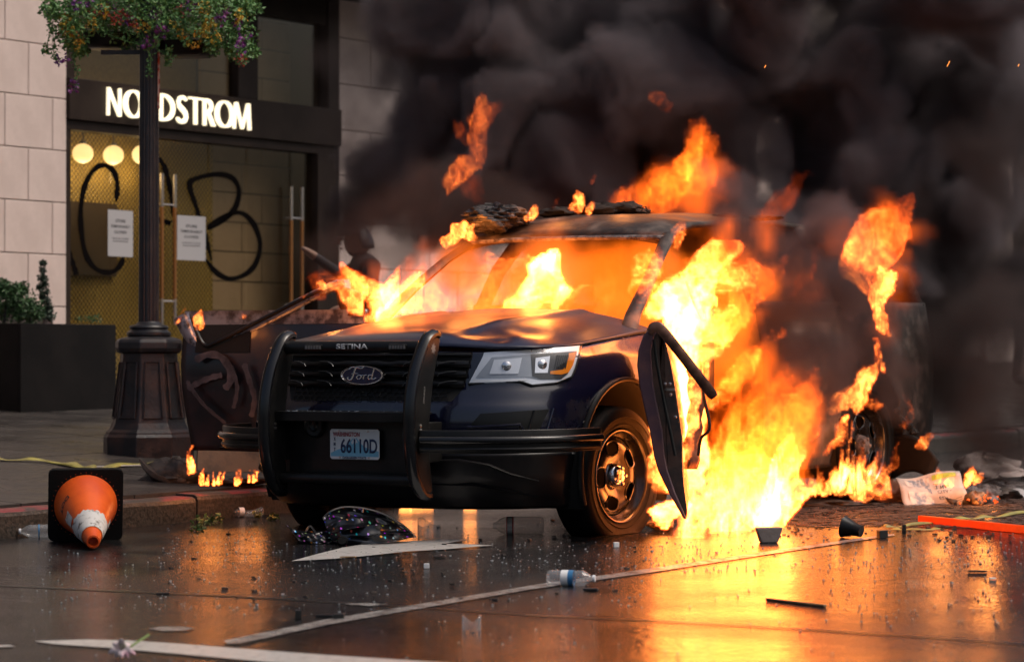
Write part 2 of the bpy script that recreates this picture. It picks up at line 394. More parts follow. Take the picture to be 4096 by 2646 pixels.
part(S1-.4, 19.75, 1.62, 2.24, GN_-.05, GN_-.005, 'dark_reflection_panel', pm('dark_reflection_panel', (.06, .035, .012), .35))  # added dark panel standing in for a dark reflection in the glass
M['inttile'] = pm('interior_stone', (.38, .27, .16), .6, col2=(.43, .31, .19), ns=4)
part(21.13, 23.2, .5, 4.5, NF+.6, NF+.7, 'inner_wall', M['mortar'])
for r in range(14):
    x = 21.13-(.3 if r % 2 else 0)
    while x < 23.1:
        a = max(x, 21.13); part(a+.006, min(x+.9, 23.2)-.006, .55+r*.27, .55+r*.27+.258, NF+.57, NF+.605, 'inner_tile', M['inttile']); x += .9
part(S1-.4, 23.2, .45, .62, NF+.15, NF+1.1, 'inner_floor', M['int'])
part(S1-.3, 21.1, 3.25, 4.5, NF+.6, NF+.65, 'inner_wall', pm('upper_gold_cloth', (.16, .10, .03), .6, col2=(.2, .13, .04), ns=30))
part(S1-.4, 23.2, 4.45, 4.5, NF+.15, NF+1.1, 'inner_ceiling', M['int'])
# door pull handles
def pull(dx0, dx1, yt, yb, split):
    t = empty('door_handle'); s0 = fac(dx0, 600)[0]; s1 = fac(dx1, 600)[0]; z1 = fac((dx0+dx1)/2, yt)[1]; zb = fac((dx0+dx1)/2, yb)[1]
    zs = z1-(z1-zb)*split
    t.location = fp((s0+s1)/2, zb, NF)
    for s in (s0, s1):
        for nm, a, b, m in (('upper_tube', zs, z1, M['steel']), ('lower_tube', zb+.22, zs, M['copper']), ('foot_tube', zb, zb+.22, M['steel'])):
            o = MB().tube([fp(s, a, NF+.01), fp(s, b, NF+.01)], .016, 10).obj(nm, m, smooth=True); o.parent = t; o.matrix_parent_inverse = Matrix.Translation(-t.location)
    for z in (zs+.02, zb+.2):
        o = MB().tube([fp(s0, z, NF+.01), fp(s1, z, NF+.01)], .008, 8).obj('cross_rod', M['steel']); o.parent = t; o.matrix_parent_inverse = Matrix.Translation(-t.location)
        for s in (s0, s1):
            o = MB().tube([fp(s, z, NF+.01), fp(s, z, NF+.075)], .008, 8).obj('standoff', M['steel']); o.parent = t; o.matrix_parent_inverse = Matrix.Translation(-t.location)
    return t
tag(pull(379, 409, 405, 755, .22), 'pair of tall steel and copper door pulls just right of the lamp post', 'door handle')
tag(pull(680, 705, 435, 760, .24), 'pair of tall steel and copper door pulls beside the right bronze jamb', 'door handle')
# globe lamps
for (dx, dy, lab) in ((193, 357, 'glowing round globe lamp inside the shop window, leftmost of the three'), (264, 361, 'glowing round globe lamp inside the shop window, middle of the three'), (331, 360, 'glowing globe lamp inside the window half hidden by the lamp post')):
    s, z = fac(dx, dy, NF+.25); c = fp(s, z, NF+.25)
    t = empty('globe_lamp', c); tag(t, lab, 'lamp', 'globe lamps behind the shop glass')
    MB().lathe([(.001, -.085)]+[(.088*math.cos(a), .082*math.sin(a)) for a in [(-78+i*12)*math.pi/180 for i in range(14)]]+[(.001, .085)], 24).obj('globe', M['globe'], t, True)
    MB().lathe([(.03, .08), (.03, .10), (.008, .105), (.008, 2.83-z)], 12).obj('stem', M['steel'], t, True)
    ld = bpy.data.lights.new('globe_light', 'POINT'); ld.energy = 3; ld.color = (1, .72, .36); ld.shadow_soft_size = .09
    lo = bpy.data.objects.new('globe_light', ld); COL.objects.link(lo); lo.parent = t; lo.location = (0, 0, -.16)
# closed notices
def notice(x0, x1, y0, y1, lab):
    sa, za = fac(x0, y0); sb, zb = fac(x1, y1); w, h = sb-sa, za-zb
    t = empty('paper_notice', mat=frame(fp((sa+sb)/2, (za+zb)/2, NF+.064), SD, Vector((0, 0, 1)), FY)); tag(t, lab, 'notice', 'store closed notices')
    MB().box((-w/2, -h/2, -.002), (w/2, h/2, 0)).obj('sheet', M['paper'], t)
    for txt, yy, ww, hh in (('STORE', .27, .40, .06), ('TEMPORARILY', .15, .78, .055), ('CLOSED', .03, .50, .055), ('PLEASE VISIT US ONLINE', -.11, .66, .022), ('FOR MORE INFORMATION', -.17, .60, .022)):
        link(text_mesh(txt, M['ink'], ww*w, hh*h*1.1, .0008, .01), 'lettering', t, Matrix.Translation((0, yy*h, .0003)))
notice(265, 323, 487, 598, 'white store temporarily closed notice just left of the lamp post')
notice(426, 492, 500, 607, 'white store temporarily closed notice crossed by the graffiti B')
# spray paint letters on the glass
def ribbon(pts, w, n, fn, taper=True):
    P = catmull([(x, y, 0) for x, y in pts], n); mb = MB(); vs = []
    for i, p in enumerate(P):
        t = (P[min(i+1, n-1)]-P[max(i-1, 0)]).normalized(); q = Vector((-t.y, t.x, 0))
        ww = w*(min(1, .25+min(i, n-1-i)/(n*.06)) if taper else 1)*(1+.15*math.sin(i*.7))
        for sg in (-1, 1):
            a = p+q*(ww/2*sg); vs.append(a)
    out = [fn(v.x, v.y, h) for h in (0, .0015) for v in vs]; m = len(vs)
    fs = []
    for i in range(n-1):
        a, b, c, d = 2*i, 2*i+1, 2*i+3, 2*i+2
        fs += [(a, b, c, d), (d+m, c+m, b+m, a+m), (a, d, d+m, a+m), (b, b+m, c+m, c)]
    return mb.add(out, fs)
def gfn(x, y, h):
    s, z = fac(x, y); return fp(s, z, NF+.066-h)
gr = empty('graffiti', fp(20, 1.5, NF)); tag(gr, 'black spray painted graffiti letters scrawled across the shop doors', 'graffiti')
for nm, pts in (('spray_stroke', [(152, 470), (160, 530), (172, 580), (186, 620), (193, 640)]),
                ('spray_stroke', [(284, 470), (287, 430), (278, 398), (255, 384), (232, 395), (212, 430), (202, 485), (204, 545), (215, 595), (238, 626), (268, 634), (290, 622), (304, 594)]),
                ('spray_stroke', [(352, 420), (366, 385), (384, 372), (398, 392), (410, 440), (420, 500), (432, 560), (442, 605)]),
                ('spray_stroke', [(352, 520), (380, 512), (412, 520)]),
                ('spray_stroke', [(506, 606), (490, 545), (470, 480), (455, 432), (470, 415), (520, 405), (556, 415), (570, 445), (560, 485), (530, 515), (497, 530), (540, 502), (575, 495), (603, 520), (619, 565), (610, 610), (585, 638), (548, 648), (515, 632), (488, 596)])):
    o = ribbon(pts, 12, 70, gfn).obj(nm, M['spray']); o.parent = gr; o.matrix_parent_inverse = Matrix.Translation(-gr.location)
# lit sign letters
sg = empty('shop_sign', fp(20.1, 2.94, NF)); tag(sg, 'glowing cream shop name lettering on the dark band over the entrance', 'sign')
def arc(cx, cy, rx, ry, a0, a1, n): return [(cx+rx*math.cos(math.radians(a0+(a1-a0)*i/(n-1))), cy+ry*math.sin(math.radians(a0+(a1-a0)*i/(n-1)))) for i in range(n)]
def ring(o, i): return o+[i[0]]+list(reversed(i))[:-1]
def quad(x0, y0, x1, y1, w0, w1): return [(x0-w0/2, y0), (x0+w0/2, y0), (x1+w1/2, y1), (x1-w1/2, y1)]
def strip(c):   # c: list of (x,y,w)
    l, r = [], []
    for i, (x, y, w) in enumerate(c):
        x0, y0, _ = c[max(i-1, 0)]; x1, y1, _ = c[min(i+1, len(c)-1)]; dl = math.hypot(x1-x0, y1-y0) or 1
        nx, ny = -(y1-y0)/dl, (x1-x0)/dl; l.append((x+nx*w/2, y+ny*w/2)); r.append((x-nx*w/2, y-ny*w/2))
    return [[l[i], l[i+1], r[i+1], r[i]] for i in range(len(c)-1)]
def ringstrip(cx, cy, rx, ry, a0, a1, n, wt, wm):
    c = []
    for i in range(n):
        a = math.radians(a0+(a1-a0)*i/(n-1)); c.append((cx+rx*math.cos(a), cy+ry*math.sin(a), wt+(wm-wt)*abs(math.cos(a))))
    return strip(c)
GL = {
 'N': [quad(.08, 0, .10, 1, .11, .10), quad(.90, 0, .90, 1, .12, .12), quad(.87, 0, .10, 1, .15, .17)],
 'O': ringstrip(.5, .5, .44, .475, 0, 360, 40, .05, .15),
 'R': [quad(.12, 0, .12, 1, .19, .19)]+ringstrip(.2, .73, .50, .235, 90, -90, 14, .06, .17)+[quad(.86, 0, .42, .50, .26, .2)],
 'D': [quad(.10, 0, .10, 1, .15, .15)]+ringstrip(.12, .5, .76, .47, 90, -90, 22, .05, .17),
 'S': strip([(x, y, .08+.10*math.sin(math.pi*i/14)) for i, (x, y) in enumerate([(.85, .86), (.72, .93), (.52, .955), (.30, .91), (.18, .78), (.24, .64), (.42, .55), (.62, .47), (.80, .36), (.84, .22), (.72, .1), (.5, .045), (.28, .06), (.16, .11), (.08, .17)])]),
 'T': [quad(.5, 0, .5, .96, .19, .19), [(0, .93), (1, .93), (1, 1), (0, 1)]],
 'M': [quad(.05, 0, .13, 1, .09, .08), quad(.92, 0, .86, 1, .13, .12), quad(.50, .02, .16, 1, .09, .14), quad(.50, .02, .84, 1, .09, .12)],
}
for ch, x0, x1 in (('N', 411, 468), ('O', 479, 553), ('R', 561, 612), ('D', 622, 682), ('S', 688, 735), ('T', 739, 791), ('R', 796, 843), ('O', 846, 915), ('M', 917, 987)):
    a = fac(x0/K, 420/K)[0]; b = fac(x1/K, 420/K)[0]; mb = MB()
    for k, q in enumerate(GL[ch]):
        if len(q) == 4 and ch in 'NRDTM':
            cx_ = sum(p[0] for p in q)/4; q = [(x if abs(q[0][0]-q[1][0]) > .5 else x*.9+.1*((q[0][0]+q[1][0])/2 if y == q[0][1] else (q[2][0]+q[3][0])/2), y) for x, y in q]
        mb.prism(q, NF-.033, NF-.058-.0004*k, lambda x, y, h: fp(a+(b-a)*x, 2.943+.233*y, h))
    o = mb.obj('letter', M['letter']); o.parent = sg; o.matrix_parent_inverse = Matrix.Translation(-sg.location)
# ================================================================== BURNING PATROL CAR
def paint_mat():
    m, N, L, P = mnew('navy_paint'); tc = N.new('ShaderNodeTexCoord'); v = tc.outputs['Object']
    P.inputs['Roughness'].default_value = .28; P.inputs['Coat Weight'].default_value = .7; P.inputs['Coat Roughness'].default_value = .06
    n = N.new('ShaderNodeTexNoise'); n.inputs['Scale'].default_value = 3.2; n.inputs['Detail'].default_value = 6; n.inputs['Roughness'].default_value = .65; L.new(v, n.inputs['Vector'])
    r = N.new('ShaderNodeMapRange'); r.inputs[1].default_value = .52; r.inputs[2].default_value = .75; L.new(n.outputs[0], r.inputs[0])
    x = N.new('ShaderNodeMix'); x.data_type = 'RGBA'; x.inputs[6].default_value = (.0035, .004, .016, 1); x.inputs[7].default_value = (.022, .020, .024, 1); L.new(r.outputs[0], x.inputs[0]); L.new(x.outputs[2], P.inputs['Base Color'])
    q = N.new('ShaderNodeMapRange'); q.inputs[3].default_value = .2; q.inputs[4].default_value = .5; L.new(r.outputs[0], q.inputs[0]); L.new(q.outputs[0], P.inputs['Roughness'])
    b = N.new('ShaderNodeBump'); b.inputs['Strength'].default_value = .06; b.inputs['Distance'].default_value = .01; L.new(n.outputs[0], b.inputs['Height']); L.new(b.outputs[0], P.inputs['Normal'])
    return m
def hood_mat():
    m, N, L, P = mnew('hood_paint_with_ash'); tc = N.new('ShaderNodeTexCoord'); v = tc.outputs['Object']
    P.inputs['Coat Weight'].default_value = .25; P.inputs['Coat Roughness'].default_value = .2
    def nz(s, d, r=.6):
        n = N.new('ShaderNodeTexNoise'); n.inputs['Scale'].default_value = s; n.inputs['Detail'].default_value = d; n.inputs['Roughness'].default_value = r; L.new(v, n.inputs['Vector']); return n.outputs[0]
    def mth(op, a, b):
        n = N.new('ShaderNodeMath'); n.operation = op
        for i, q in enumerate((a, b)):
            if isinstance(q, (int, float)): n.inputs[i].default_value = q
            else: L.new(q, n.inputs[i])
        return n.outputs[0]
    sp = N.new('ShaderNodeSeparateXYZ'); L.new(v, sp.inputs[0])
    fac_ = mth('ADD', mth('MULTIPLY', sp.outputs[0], -.75), mth('MULTIPLY', nz(2.2, 3), 1.1))
    r = N.new('ShaderNodeMapRange'); r.inputs[1].default_value = .42; r.inputs[2].default_value = 1.0; L.new(fac_, r.inputs[0])
    ash = mth('MULTIPLY', r.outputs[0], mth('ADD', .35, mth('MULTIPLY', nz(60, 4, .75), .9)))
    x = N.new('ShaderNodeMix'); x.data_type = 'RGBA'; x.inputs[6].default_value = (.004, .005, .022, 1); x.inputs[7].default_value = (.06, .058, .07, 1); L.new(ash, x.inputs[0]); L.new(x.outputs[2], P.inputs['Base Color'])
    q = N.new('ShaderNodeMapRange'); q.inputs[3].default_value = .30; q.inputs[4].default_value = .6; L.new(ash, q.inputs[0]); L.new(q.outputs[0], P.inputs['Roughness'])
    b = N.new('ShaderNodeBump'); b.inputs['Strength'].default_value = .12; b.inputs['Distance'].default_value = .01; L.new(nz(14, 4), b.inputs['Height']); L.new(b.outputs[0], P.inputs['Normal'])
    return m
M['paint'] = paint_mat(); M['hood'] = hood_mat()
M['trim'] = pm('black_trim', (.005, .005, .005), .36, spec=.3, col2=(.012, .011, .010), ns=8)
M['lower'] = pm('black_bumper_plastic', (.004, .004, .006), .36, spec=.3, coat=.08, col2=(.012, .010, .010), ns=5)
M['grille'] = pm('grille_black', (.006, .006, .006), .34, spec=.35)
M['dark'] = pm('sooty_black', (.004, .0035, .003), .85)
M['rubber'] = pm('rubber', (.005, .005, .005), .65, spec=.15, bump=.3, bs=80)
M['baredge'] = pm('dull_grille_edge', (.10, .10, .10), .35, .5)
M['glossrubber'] = pm('wet_black_rubber', (.006, .006, .007), .22, spec=.5)
M['wheel'] = pm('black_steel_wheel', (.012, .011, .011), .22, coat=.3)
M['chrome'] = pm('chrome', (.75, .75, .76), .12, 1, bump=.1, bs=30)
M['char'] = pm('charred_steel', (.030, .022, .018), .55, .2, col2=(.13, .10, .085), ns=7, lo=.48, hi=.72, bump=.6, bs=30, rough2=.8)
M['ash'] = pm('ash_grey', (.05, .04, .038), .8, col2=(.22, .19, .18), ns=18, bump=.9, bs=26, dist=.02)
M['lens'] = glass('clear_lens', (.95, .96, .97), 1.5, .03)
M['reflector'] = pm('headlight_bezel', (.68, .71, .76), .3, .2)
M['amber'] = pm('amber_lens', (.75, .22, .01), .2, coat=.5)
M['blue'] = pm('badge_blue', (.006, .012, .06), .2, coat=.5)
M['platewhite'] = pm('plate_white', (.62, .66, .68), .4)
M['plateblue'] = pm('plate_mountain_blue', (.16, .42, .58), .4)
M['platered'] = pm('plate_red', (.35, .03, .05), .4)
M['platenavy'] = pm('plate_navy', (.015, .03, .09), .4)
M['text'] = pm('white_decal', (.62, .62, .62), .4)
M['greytext'] = pm('grey_decal', (.16, .15, .14), .5)
TH = math.radians(32.6)
CF = Vector((-math.sin(TH), -math.cos(TH), -GR)).normalized(); CL = Vector((math.cos(TH), -math.sin(TH), 0)); CU = CF.cross(CL).normalized()
CARM = frame(C0, CF, CL, CU); CARI = CARM.inverted()
car = empty('patrol_suv', mat=CARM); tag(car, 'burning dark blue police sport utility vehicle with black push bumper and torn open doors', 'car')
def cpt(dx, dy, Y): return CARI @ at(dx, dy, Y)
def cplane(dx, dy, o, nrm):   # pixel onto a plane given in car coordinates
    N_ = CARM.to_3x3() @ Vector(nrm); return CARI @ hit(dx*K, dy*K, N_, N_.dot(CARM @ Vector(o)))
# --- plan curve of the nose
PLC = catmull([(.96, 0, 0), (.955, .2, 0), (.935, .4, 0), (.90, .56, 0), (.84, .70, 0), (.75, .81, 0), (.62, .895, 0), (.48, .945, 0), (.30, .972, 0), (0, .985, 0), (-.28, .985, 0), (-.52, .985, 0)], 200)
AL = [0.0]
for a, b in zip(PLC, PLC[1:]): AL.append(AL[-1]+(b-a).length)
TT = AL[-1]
def plan(t):
    t = max(0, min(TT, t)); lo, hi = 0, len(AL)-1
    while hi-lo > 1:
        m = (lo+hi)//2
        if AL[m] <= t: lo = m
        else: hi = m
    u = (t-AL[lo])/(AL[hi]-AL[lo]); p = PLC[lo].lerp(PLC[hi], u); d = (PLC[hi]-PLC[lo]).normalized()
    return p.x, p.y, d.y, -d.x
DX = [(.15, .13), (.22, .06), (.32, .01), (.44, 0), (.60, .0), (.665, .012), (.70, .035), (.775, .075), (.95, .095), (1.05, .15)]
DY = [(.15, .05), (.30, .02), (.45, 0), (.75, 0), (.92, .035), (.98, .065), (1.05, .09)]
def body(t, z, off=0, side=1):
    x, y, nx, ny = plan(t); w = max(0, min(1, (x-.15)/.5))
    x -= lin(DX, z)*w; y -= lin(DY, z)*min(1, y/.7)
    return Vector((x+nx*off, side*(y+ny*off), z))
def tn(x, y):
    return AL[min(range(len(PLC)), key=lambda i: (PLC[i].x-x)**2+(PLC[i].y-y)**2)]
def ty(y):
    return AL[min(range(140), key=lambda i: abs(PLC[i].y-y))]
ZL = [(-.52, 1.05), (-.28, 1.033), (.10, .995), (.36, .972), (.80, .952)]
def hoodline(t): return lin(ZL, plan(t)[0])
AR, AZ = .455, .34
def arch_fix(mb, cx=0.0):
    nv = []
    for (x, y, z) in mb.v:
        r = math.hypot(x-cx, z-AZ)
        if abs(y) > .7 and AR-.035 < r < AR+.02: x = cx+(x-cx)*AR/r; z = AZ+(z-AZ)*AR/r
        nv.append((x, y, z))
    mb.v = nv
def shell(z0f, z1f, tmax, nu, nz, cut=True):
    def fn(u, v):
        q = 2*u-1; t = abs(q)*tmax; z = z0f(t)+(z1f(t)-z0f(t))*v; return body(t, z, 0, 1 if q >= 0 else -1)
    def keep(u, v):
        p = fn(u, v); return not (cut and abs(p.y) > .7 and math.hypot(p.x, p.z-AZ) < AR-.004)
    mb = MB().grid(fn, nu, nz, keep=keep); arch_fix(mb); return mb
shell(lambda t: .446, lambda t: hoodline(t)-.004, TT, 170, 34).obj('body_shell', M['paint'], car, 35, solid=.006)
shell(lambda t: .158, lambda t: .440, tn(.40, .96), 120, 16).obj('lower_bumper', M['lower'], car, 35, solid=.006)
# --- hood
def hood_pt(u, v):
    y = (2*v-1)*.905; ay = abs(y)
    xf = min(body(ty(ay), .955).x-.004, .90) if ay < .84 else body(ty(.84), .955).x-.004-(ay-.84)*5.2
    x = -.43+(xf+.43)*u; a = u
    zc = 1.163-.095*a-.062*a**3; ze = lin(ZL, x)+.002
    k = min(1, ay/.9)
    z = ze+(zc-ze)*(1-k**2.6)
    z += .013*math.exp(-((ay-.46+.1*a)/.05)**2)*(1-a**6)
    z -= .030*max(0, (a-.90)/.10)**2*(1-k**3)
    # dents of the buckled driver-side corner
    for (cx, cy_, sx, sy, h) in ((.62, .50, .10, .14, -.016), (.55, .70, .09, .08, .012), (.38, .62, .12, .10, -.014), (.70, .20, .08, .16, .008), (.30, .35, .16, .08, .008), (.2, -.3, .2, .14, -.008), (.66, .64, .04, .05, -.012)):
        z += h*math.exp(-((x-cx)/sx)**2-((y-cy_)/sy)**2)
    z += .0025*math.sin(9*x+4*y)*math.sin(7*y-3*x)
    return Vector((x, y, z))
MB().grid(hood_pt, 50, 80).obj('hood', M['hood'], car, 50, solid=.012)
# --- conforming patches on the nose
def patch(poly, off, name, mat, parent, side=1, step=.02, thick=.006, offf=None):
    b = bmesh.new(); f = b.faces.new([b.verts.new((x, y, 0)) for x, y in poly])
    xs = [p[0] for p in poly]; x = min(xs)+step
    while x < max(xs):
        bmesh.ops.bisect_plane(b, geom=b.faces[:]+b.edges[:]+b.verts[:], plane_co=(x, 0, 0), plane_no=(1, 0, 0)); x += step
    zs = [p[1] for p in poly]; z = min(zs)+.03
    while z < max(zs):
        bmesh.ops.bisect_plane(b, geom=b.faces[:]+b.edges[:]+b.verts[:], plane_co=(0, z, 0), plane_no=(0, 1, 0)); z += .03
    cx = sum(xs)/len(xs); cz = sum(zs)/len(zs)
    for v in b.verts:
        o = off if offf is None else off+offf(v.co.x, v.co.y); v.co = body(abs(v.co.x), v.co.y, o, side if v.co.x >= 0 else -side)
    if thick:
        r = bmesh.ops.extrude_face_region(b, geom=list(b.faces))
        for e in [e for e in r['geom'] if isinstance(e, bmesh.types.BMVert)]:
            p = e.co; e.co = p+Vector((-.8*thick, -.5*thick*side*min(1, abs(p.y)), 0))
    bmesh.ops.recalc_face_normals(b, faces=b.faces)
    me = bpy.data.meshes.new(name); b.to_mesh(me); b.free(); me.materials.append(mat)
    me.polygons.foreach_set('use_smooth', [True]*len(me.polygons)); me.set_sharp_from_angle(angle=math.radians(35))
    return link(me, name, parent)
# --- grille
GT, GBt = ty(.605), ty(.50)
grille = patch([(-GBt, .700), (GBt, .700), (ty(.545), .765), (GT, .945), (-GT, .945), (-ty(.545), .765)], .004, 'grille', M['dark'], car)
def bar(z, hw, prot, y1, name, mat, par, sz=.017):
    mb = MB(); n = 60
    def fn(u, v):
        q = 2*u-1; t = abs(q)*ty(y1); a = v*2*math.pi
        wob = 1+.22*math.sin(q*22)
        return body(t, z+sz*math.sin(a)*wob, prot*(.55+.45*math.cos(a)), 1 if q >= 0 else -1)
    return mb.grid(fn, n, 10).obj(name, mat, par, 60)
for z, y1 in ((.932, .60), (.885, .585), (.835, .57), (.787, .55)):
    o = bar(z, 0, .03 if z < .93 else .02, y1, 'grille_bar', M['grille'], grille, .017 if z < .93 else .009)
hx = MB()
for r in range(3):
    for c in range(-12, 13):
        yc = c*.042+(.021 if r % 2 else 0); zc = .712+r*.022
        if abs(yc) > .47: continue
        for k in range(6):
            a0, a1 = math.radians(60*k), math.radians(60*k+60)
            p0 = body(ty(abs(yc+.024*math.cos(a0))), zc+.0125*math.sin(a0), .012, 1 if yc >= 0 else -1); p1 = body(ty(abs(yc+.024*math.cos(a1))), zc+.0125*math.sin(a1), .012, 1 if yc >= 0 else -1)
            hx.tube([p0, p1], .0022, 4, False)
o = hx.obj('honeycomb_mesh', M['grille'], grille); o['kind'] = 'stuff'
# hexagonal chrome ticks on the bars
for z in (.885, .835, .787):
    for yy in (-.42, -.22, .22, .42):
        s_ = 1 if yy > 0 else -1
        MB().tube([body(ty(abs(yy)), z-.012, .034, s_), body(ty(abs(yy)+.012), z+.002, .037, s_), body(ty(abs(yy)+.05), z+.013, .033, s_), body(ty(abs(yy)+.10), z+.015, .030, s_)], .0026, 6).obj('bar_edge', M['baredge'], grille, True)
# --- emblem
emb = MB().lathe([(.001, .006), (.124, .006), (.128, .010), (.131, .010), (.133, 0), (.133, -.012)], 48).obj('emblem', [M['chrome']], grille, 30)
emb.matrix_local = frame((.932, -.01, .830), (0, 1, 0), (0, 0, .37), (1, 0, 0))
o = MB().lathe([(.001, .0085), (.117, .0085), (.119, .0055)], 48).obj('emblem_field', M['blue'], emb, 30)
scr = [([(-.075, .052), (-.06, .07), (-.03, .068), (.0, .06), (.015, .075)], .010), ([(-.035, .066), (-.045, .03), (-.06, -.03), (-.075, -.045), (-.088, -.03), (-.08, -.018)], .012), ([(-.062, .012), (-.045, .016), (-.02, .014)], .008),
       ([(-.02, .0), (-.032, -.02), (-.02, -.036), (-.004, -.02), (-.006, 0), (-.02, .0)], .008), ([(-.004, -.004), (.01, .004)], .006), ([(.012, .004), (.01, -.034)], .009), ([(.011, -.015), (.022, .002), (.032, .002)], .008),
       ([(.062, .0), (.05, .004), (.04, -.014), (.045, -.034), (.058, -.03), (.066, -.005)], .009), ([(.078, .06), (.068, .01), (.062, -.03), (.075, -.034), (.09, -.022)], .010)]
mb = MB()
for pts, w in scr:
    P = catmull([(x, y*1.55, .0095) for x, y in pts], 14); mb.tube(P, w*.55, 6, flat=.35)
mb.obj('emblem_script', M['chrome'], emb, True)
# --- headlights
HL = [(.815, .640, .942), (.845, .545, .786), (.78, .80, .796), (.735, .835, .776), (.60, .905, .786), (.505, .935, .815), (.455, .945, .862), (.37, .955, .972), (.60, .905, .962)]
HLP = [(tn(x, y), z) for x, y, z in HL]
def shrink(poly, f, dx=0, dz=0):
    cx = sum(p[0] for p in poly)/len(poly); cz = sum(p[1] for p in poly)/len(poly); return [(cx+(x-cx)*f+dx, cz+(z-cz)*f+dz) for x, z in poly]
T0, T1 = min(p[0] for p in HLP), max(p[0] for p in HLP)
def hl(u, z): return (T0+(T1-T0)*u, z)
M['drl'] = pm('frosted_lamp', (.7, .72, .75), .35)
M['housing'] = pm('lamp_housing_sky_tint', (.30, .33, .38), .3); M['housing2'] = pm('lamp_housing_dark', (.03, .03, .033), .3)
for side in (1, -1):
    h = patch(HLP, .004, 'headlight', M['reflector'], car, side)
    # inset housing, sky reflection painted into its grey-blue colour
    patch([hl(.19, .918), hl(.06, .818), hl(.44, .818), hl(.52, .806), hl(.70, .806), hl(.77, .83), hl(.82, .865), hl(.93, .945), hl(.6, .938)], .0085, 'lamp_housing_sky_tint', M['housing'], h, side)
    patch([hl(.46, .822), hl(.52, .808), hl(.70, .808), hl(.77, .832), hl(.82, .867), hl(.92, .943), hl(.6, .936), hl(.47, .932)], .0105, 'lamp_recess', M['housing2'], h, side)
    patch([hl(.03, .792), hl(.05, .808), hl(.42, .810), hl(.40, .800)], .012, 'running_light', M['drl'], h, side)
    patch([hl(.16, .835), hl(.205, .905), hl(.40, .915), hl(.36, .835)], .0125, 'reflector_bowl', M['reflector'], h, side)
    patch([hl(.48, .838), hl(.50, .913), hl(.62, .922), hl(.58, .838)], .0125, 'reflector_bowl', M['chrome'], h, side)
    patch([hl(.60, .832), hl(.605, .846), hl(.72, .853), hl(.76, .87), hl(.815, .935), hl(.90, .94), hl(.835, .875), hl(.775, .838), hl(.70, .828)], .0135, 'turn_signal', M['amber'], h, side)
    for k in range(6):
        u = .645+k*.020; MB().tube([body(hl(u, 0)[0], .858, .0135, side), body(hl(u+.045, 0)[0], .925, .0135, side)], .0035, 5).obj('lamp_rib', M['grille'], h)
    for u, z in ((.285, .875), (.545, .88)):
        q = body(hl(u, 0)[0], z, .012, side); nx = (body(hl(u, 0)[0], z, .05, side)-q).normalized(); a = nx.cross(Vector((0, 0, 1))).normalized()
        MB().lathe([(.024, 0), (.024, .006), (.02, .008), (.014, .012), (.001, .014)], 24, frame(q, a, a.cross(nx), nx)).obj('bulb_projector', M['chrome'], h, True)
    patch(shrink(HLP, .985), .020, 'lamp_cover', M['lens'], h, side, thick=0, offf=lambda x, z: .012*math.sin(math.pi*max(0, min(1, (x-T0)/(T1-T0)))))
    MB().tube([body(t, z, .012, side) for t, z in [HLP[i] for i in (1, 2, 3, 4, 5, 6, 7)]], .0055, 6).obj('lamp_seal', M['trim'], h, True)
    # bumper corner vent
    fv = patch([(tn(.86, .60), .575), (tn(.85, .65), .640), (tn(.72, .84), .652), (tn(.62, .90), .656), (tn(.66, .87), .555), (tn(.75, .80), .555), (tn(.74, .81), .585)], .005, 'corner_vent', M['grille'], car, side)
    MB().tube([body(tn(.86, .59), .573, .012, side), body(tn(.80, .75), .580, .014, side), body(tn(.745, .81), .585, .012, side), body(tn(.735, .82), .555, .010, side)], .006, 6).obj('vent_edge', M['paint'], fv, True)
    MB().tube([body(tn(.69, .85), .652, .010, side), body(tn(.71, .84), .556, .010, side)], .005, 6).obj('vent_edge', M['trim'], fv, True)
    MB().tube([body(tn(.60, .91), .66, .008, side), body(tn(.625, .895), .552, .008, side)], .006, 6).obj('vent_edge', M['paint'], fv, True)
    # lower bumper sculpting
    MB().tube([body(tn(.95, .30), .405, .008, side), body(tn(.90, .56), .41, .012, side), body(tn(.84, .70), .385, .012, side), body(tn(.78, .78), .34, .010, side), body(tn(.66, .87), .30, .006, side)], [.01, .02, .026, .02, .008], 8, flat=.3).obj('bumper_crease', M['lower'], car, True)
    MB().tube([body(tn(.95, .34), .285, .006, side), body(tn(.88, .62), .283, .008, side), body(tn(.80, .76), .255, .008, side), body(tn(.68, .86), .22, .004, side)], [.01, .018, .02, .01], 8, flat=.3).obj('bumper_crease', M['lower'], car, True)
    # wheel arch lip and liner
    arc_ = [math.radians(a) for a in range(-22, 205, 6)]
    MB().tube([(AR*math.cos(a), side*.985, AZ+AR*math.sin(a)) for a in arc_], .017, 8, flat=.8).obj('arch_lip', M['trim'], car, True)
    MB().grid(lambda u, v: Vector((AR*math.cos(math.radians(-25+230*u)), side*(.985-.45*v), AZ+AR*math.sin(math.radians(-25+230*u)))), 30, 2).obj('arch_liner', M['dark'], car, True)
    MB().grid(lambda u, v: Vector((-2.865+AR*math.cos(math.radians(-25+230*u)), side*(.985-.45*v), AZ+.02+AR*math.sin(math.radians(-25+230*u)))), 30, 2).obj('arch_liner', M['dark'], car, True)
    MB().tube([body(tn(.40, .955)+.0, .972, -.002, side)]+[Vector((x, side*(.915-.004), lin(ZL, x)+.002)) for x in (.25, 0, -.25, -.45)], .005, 6).obj('hood_gap', M['dark'], car, True)
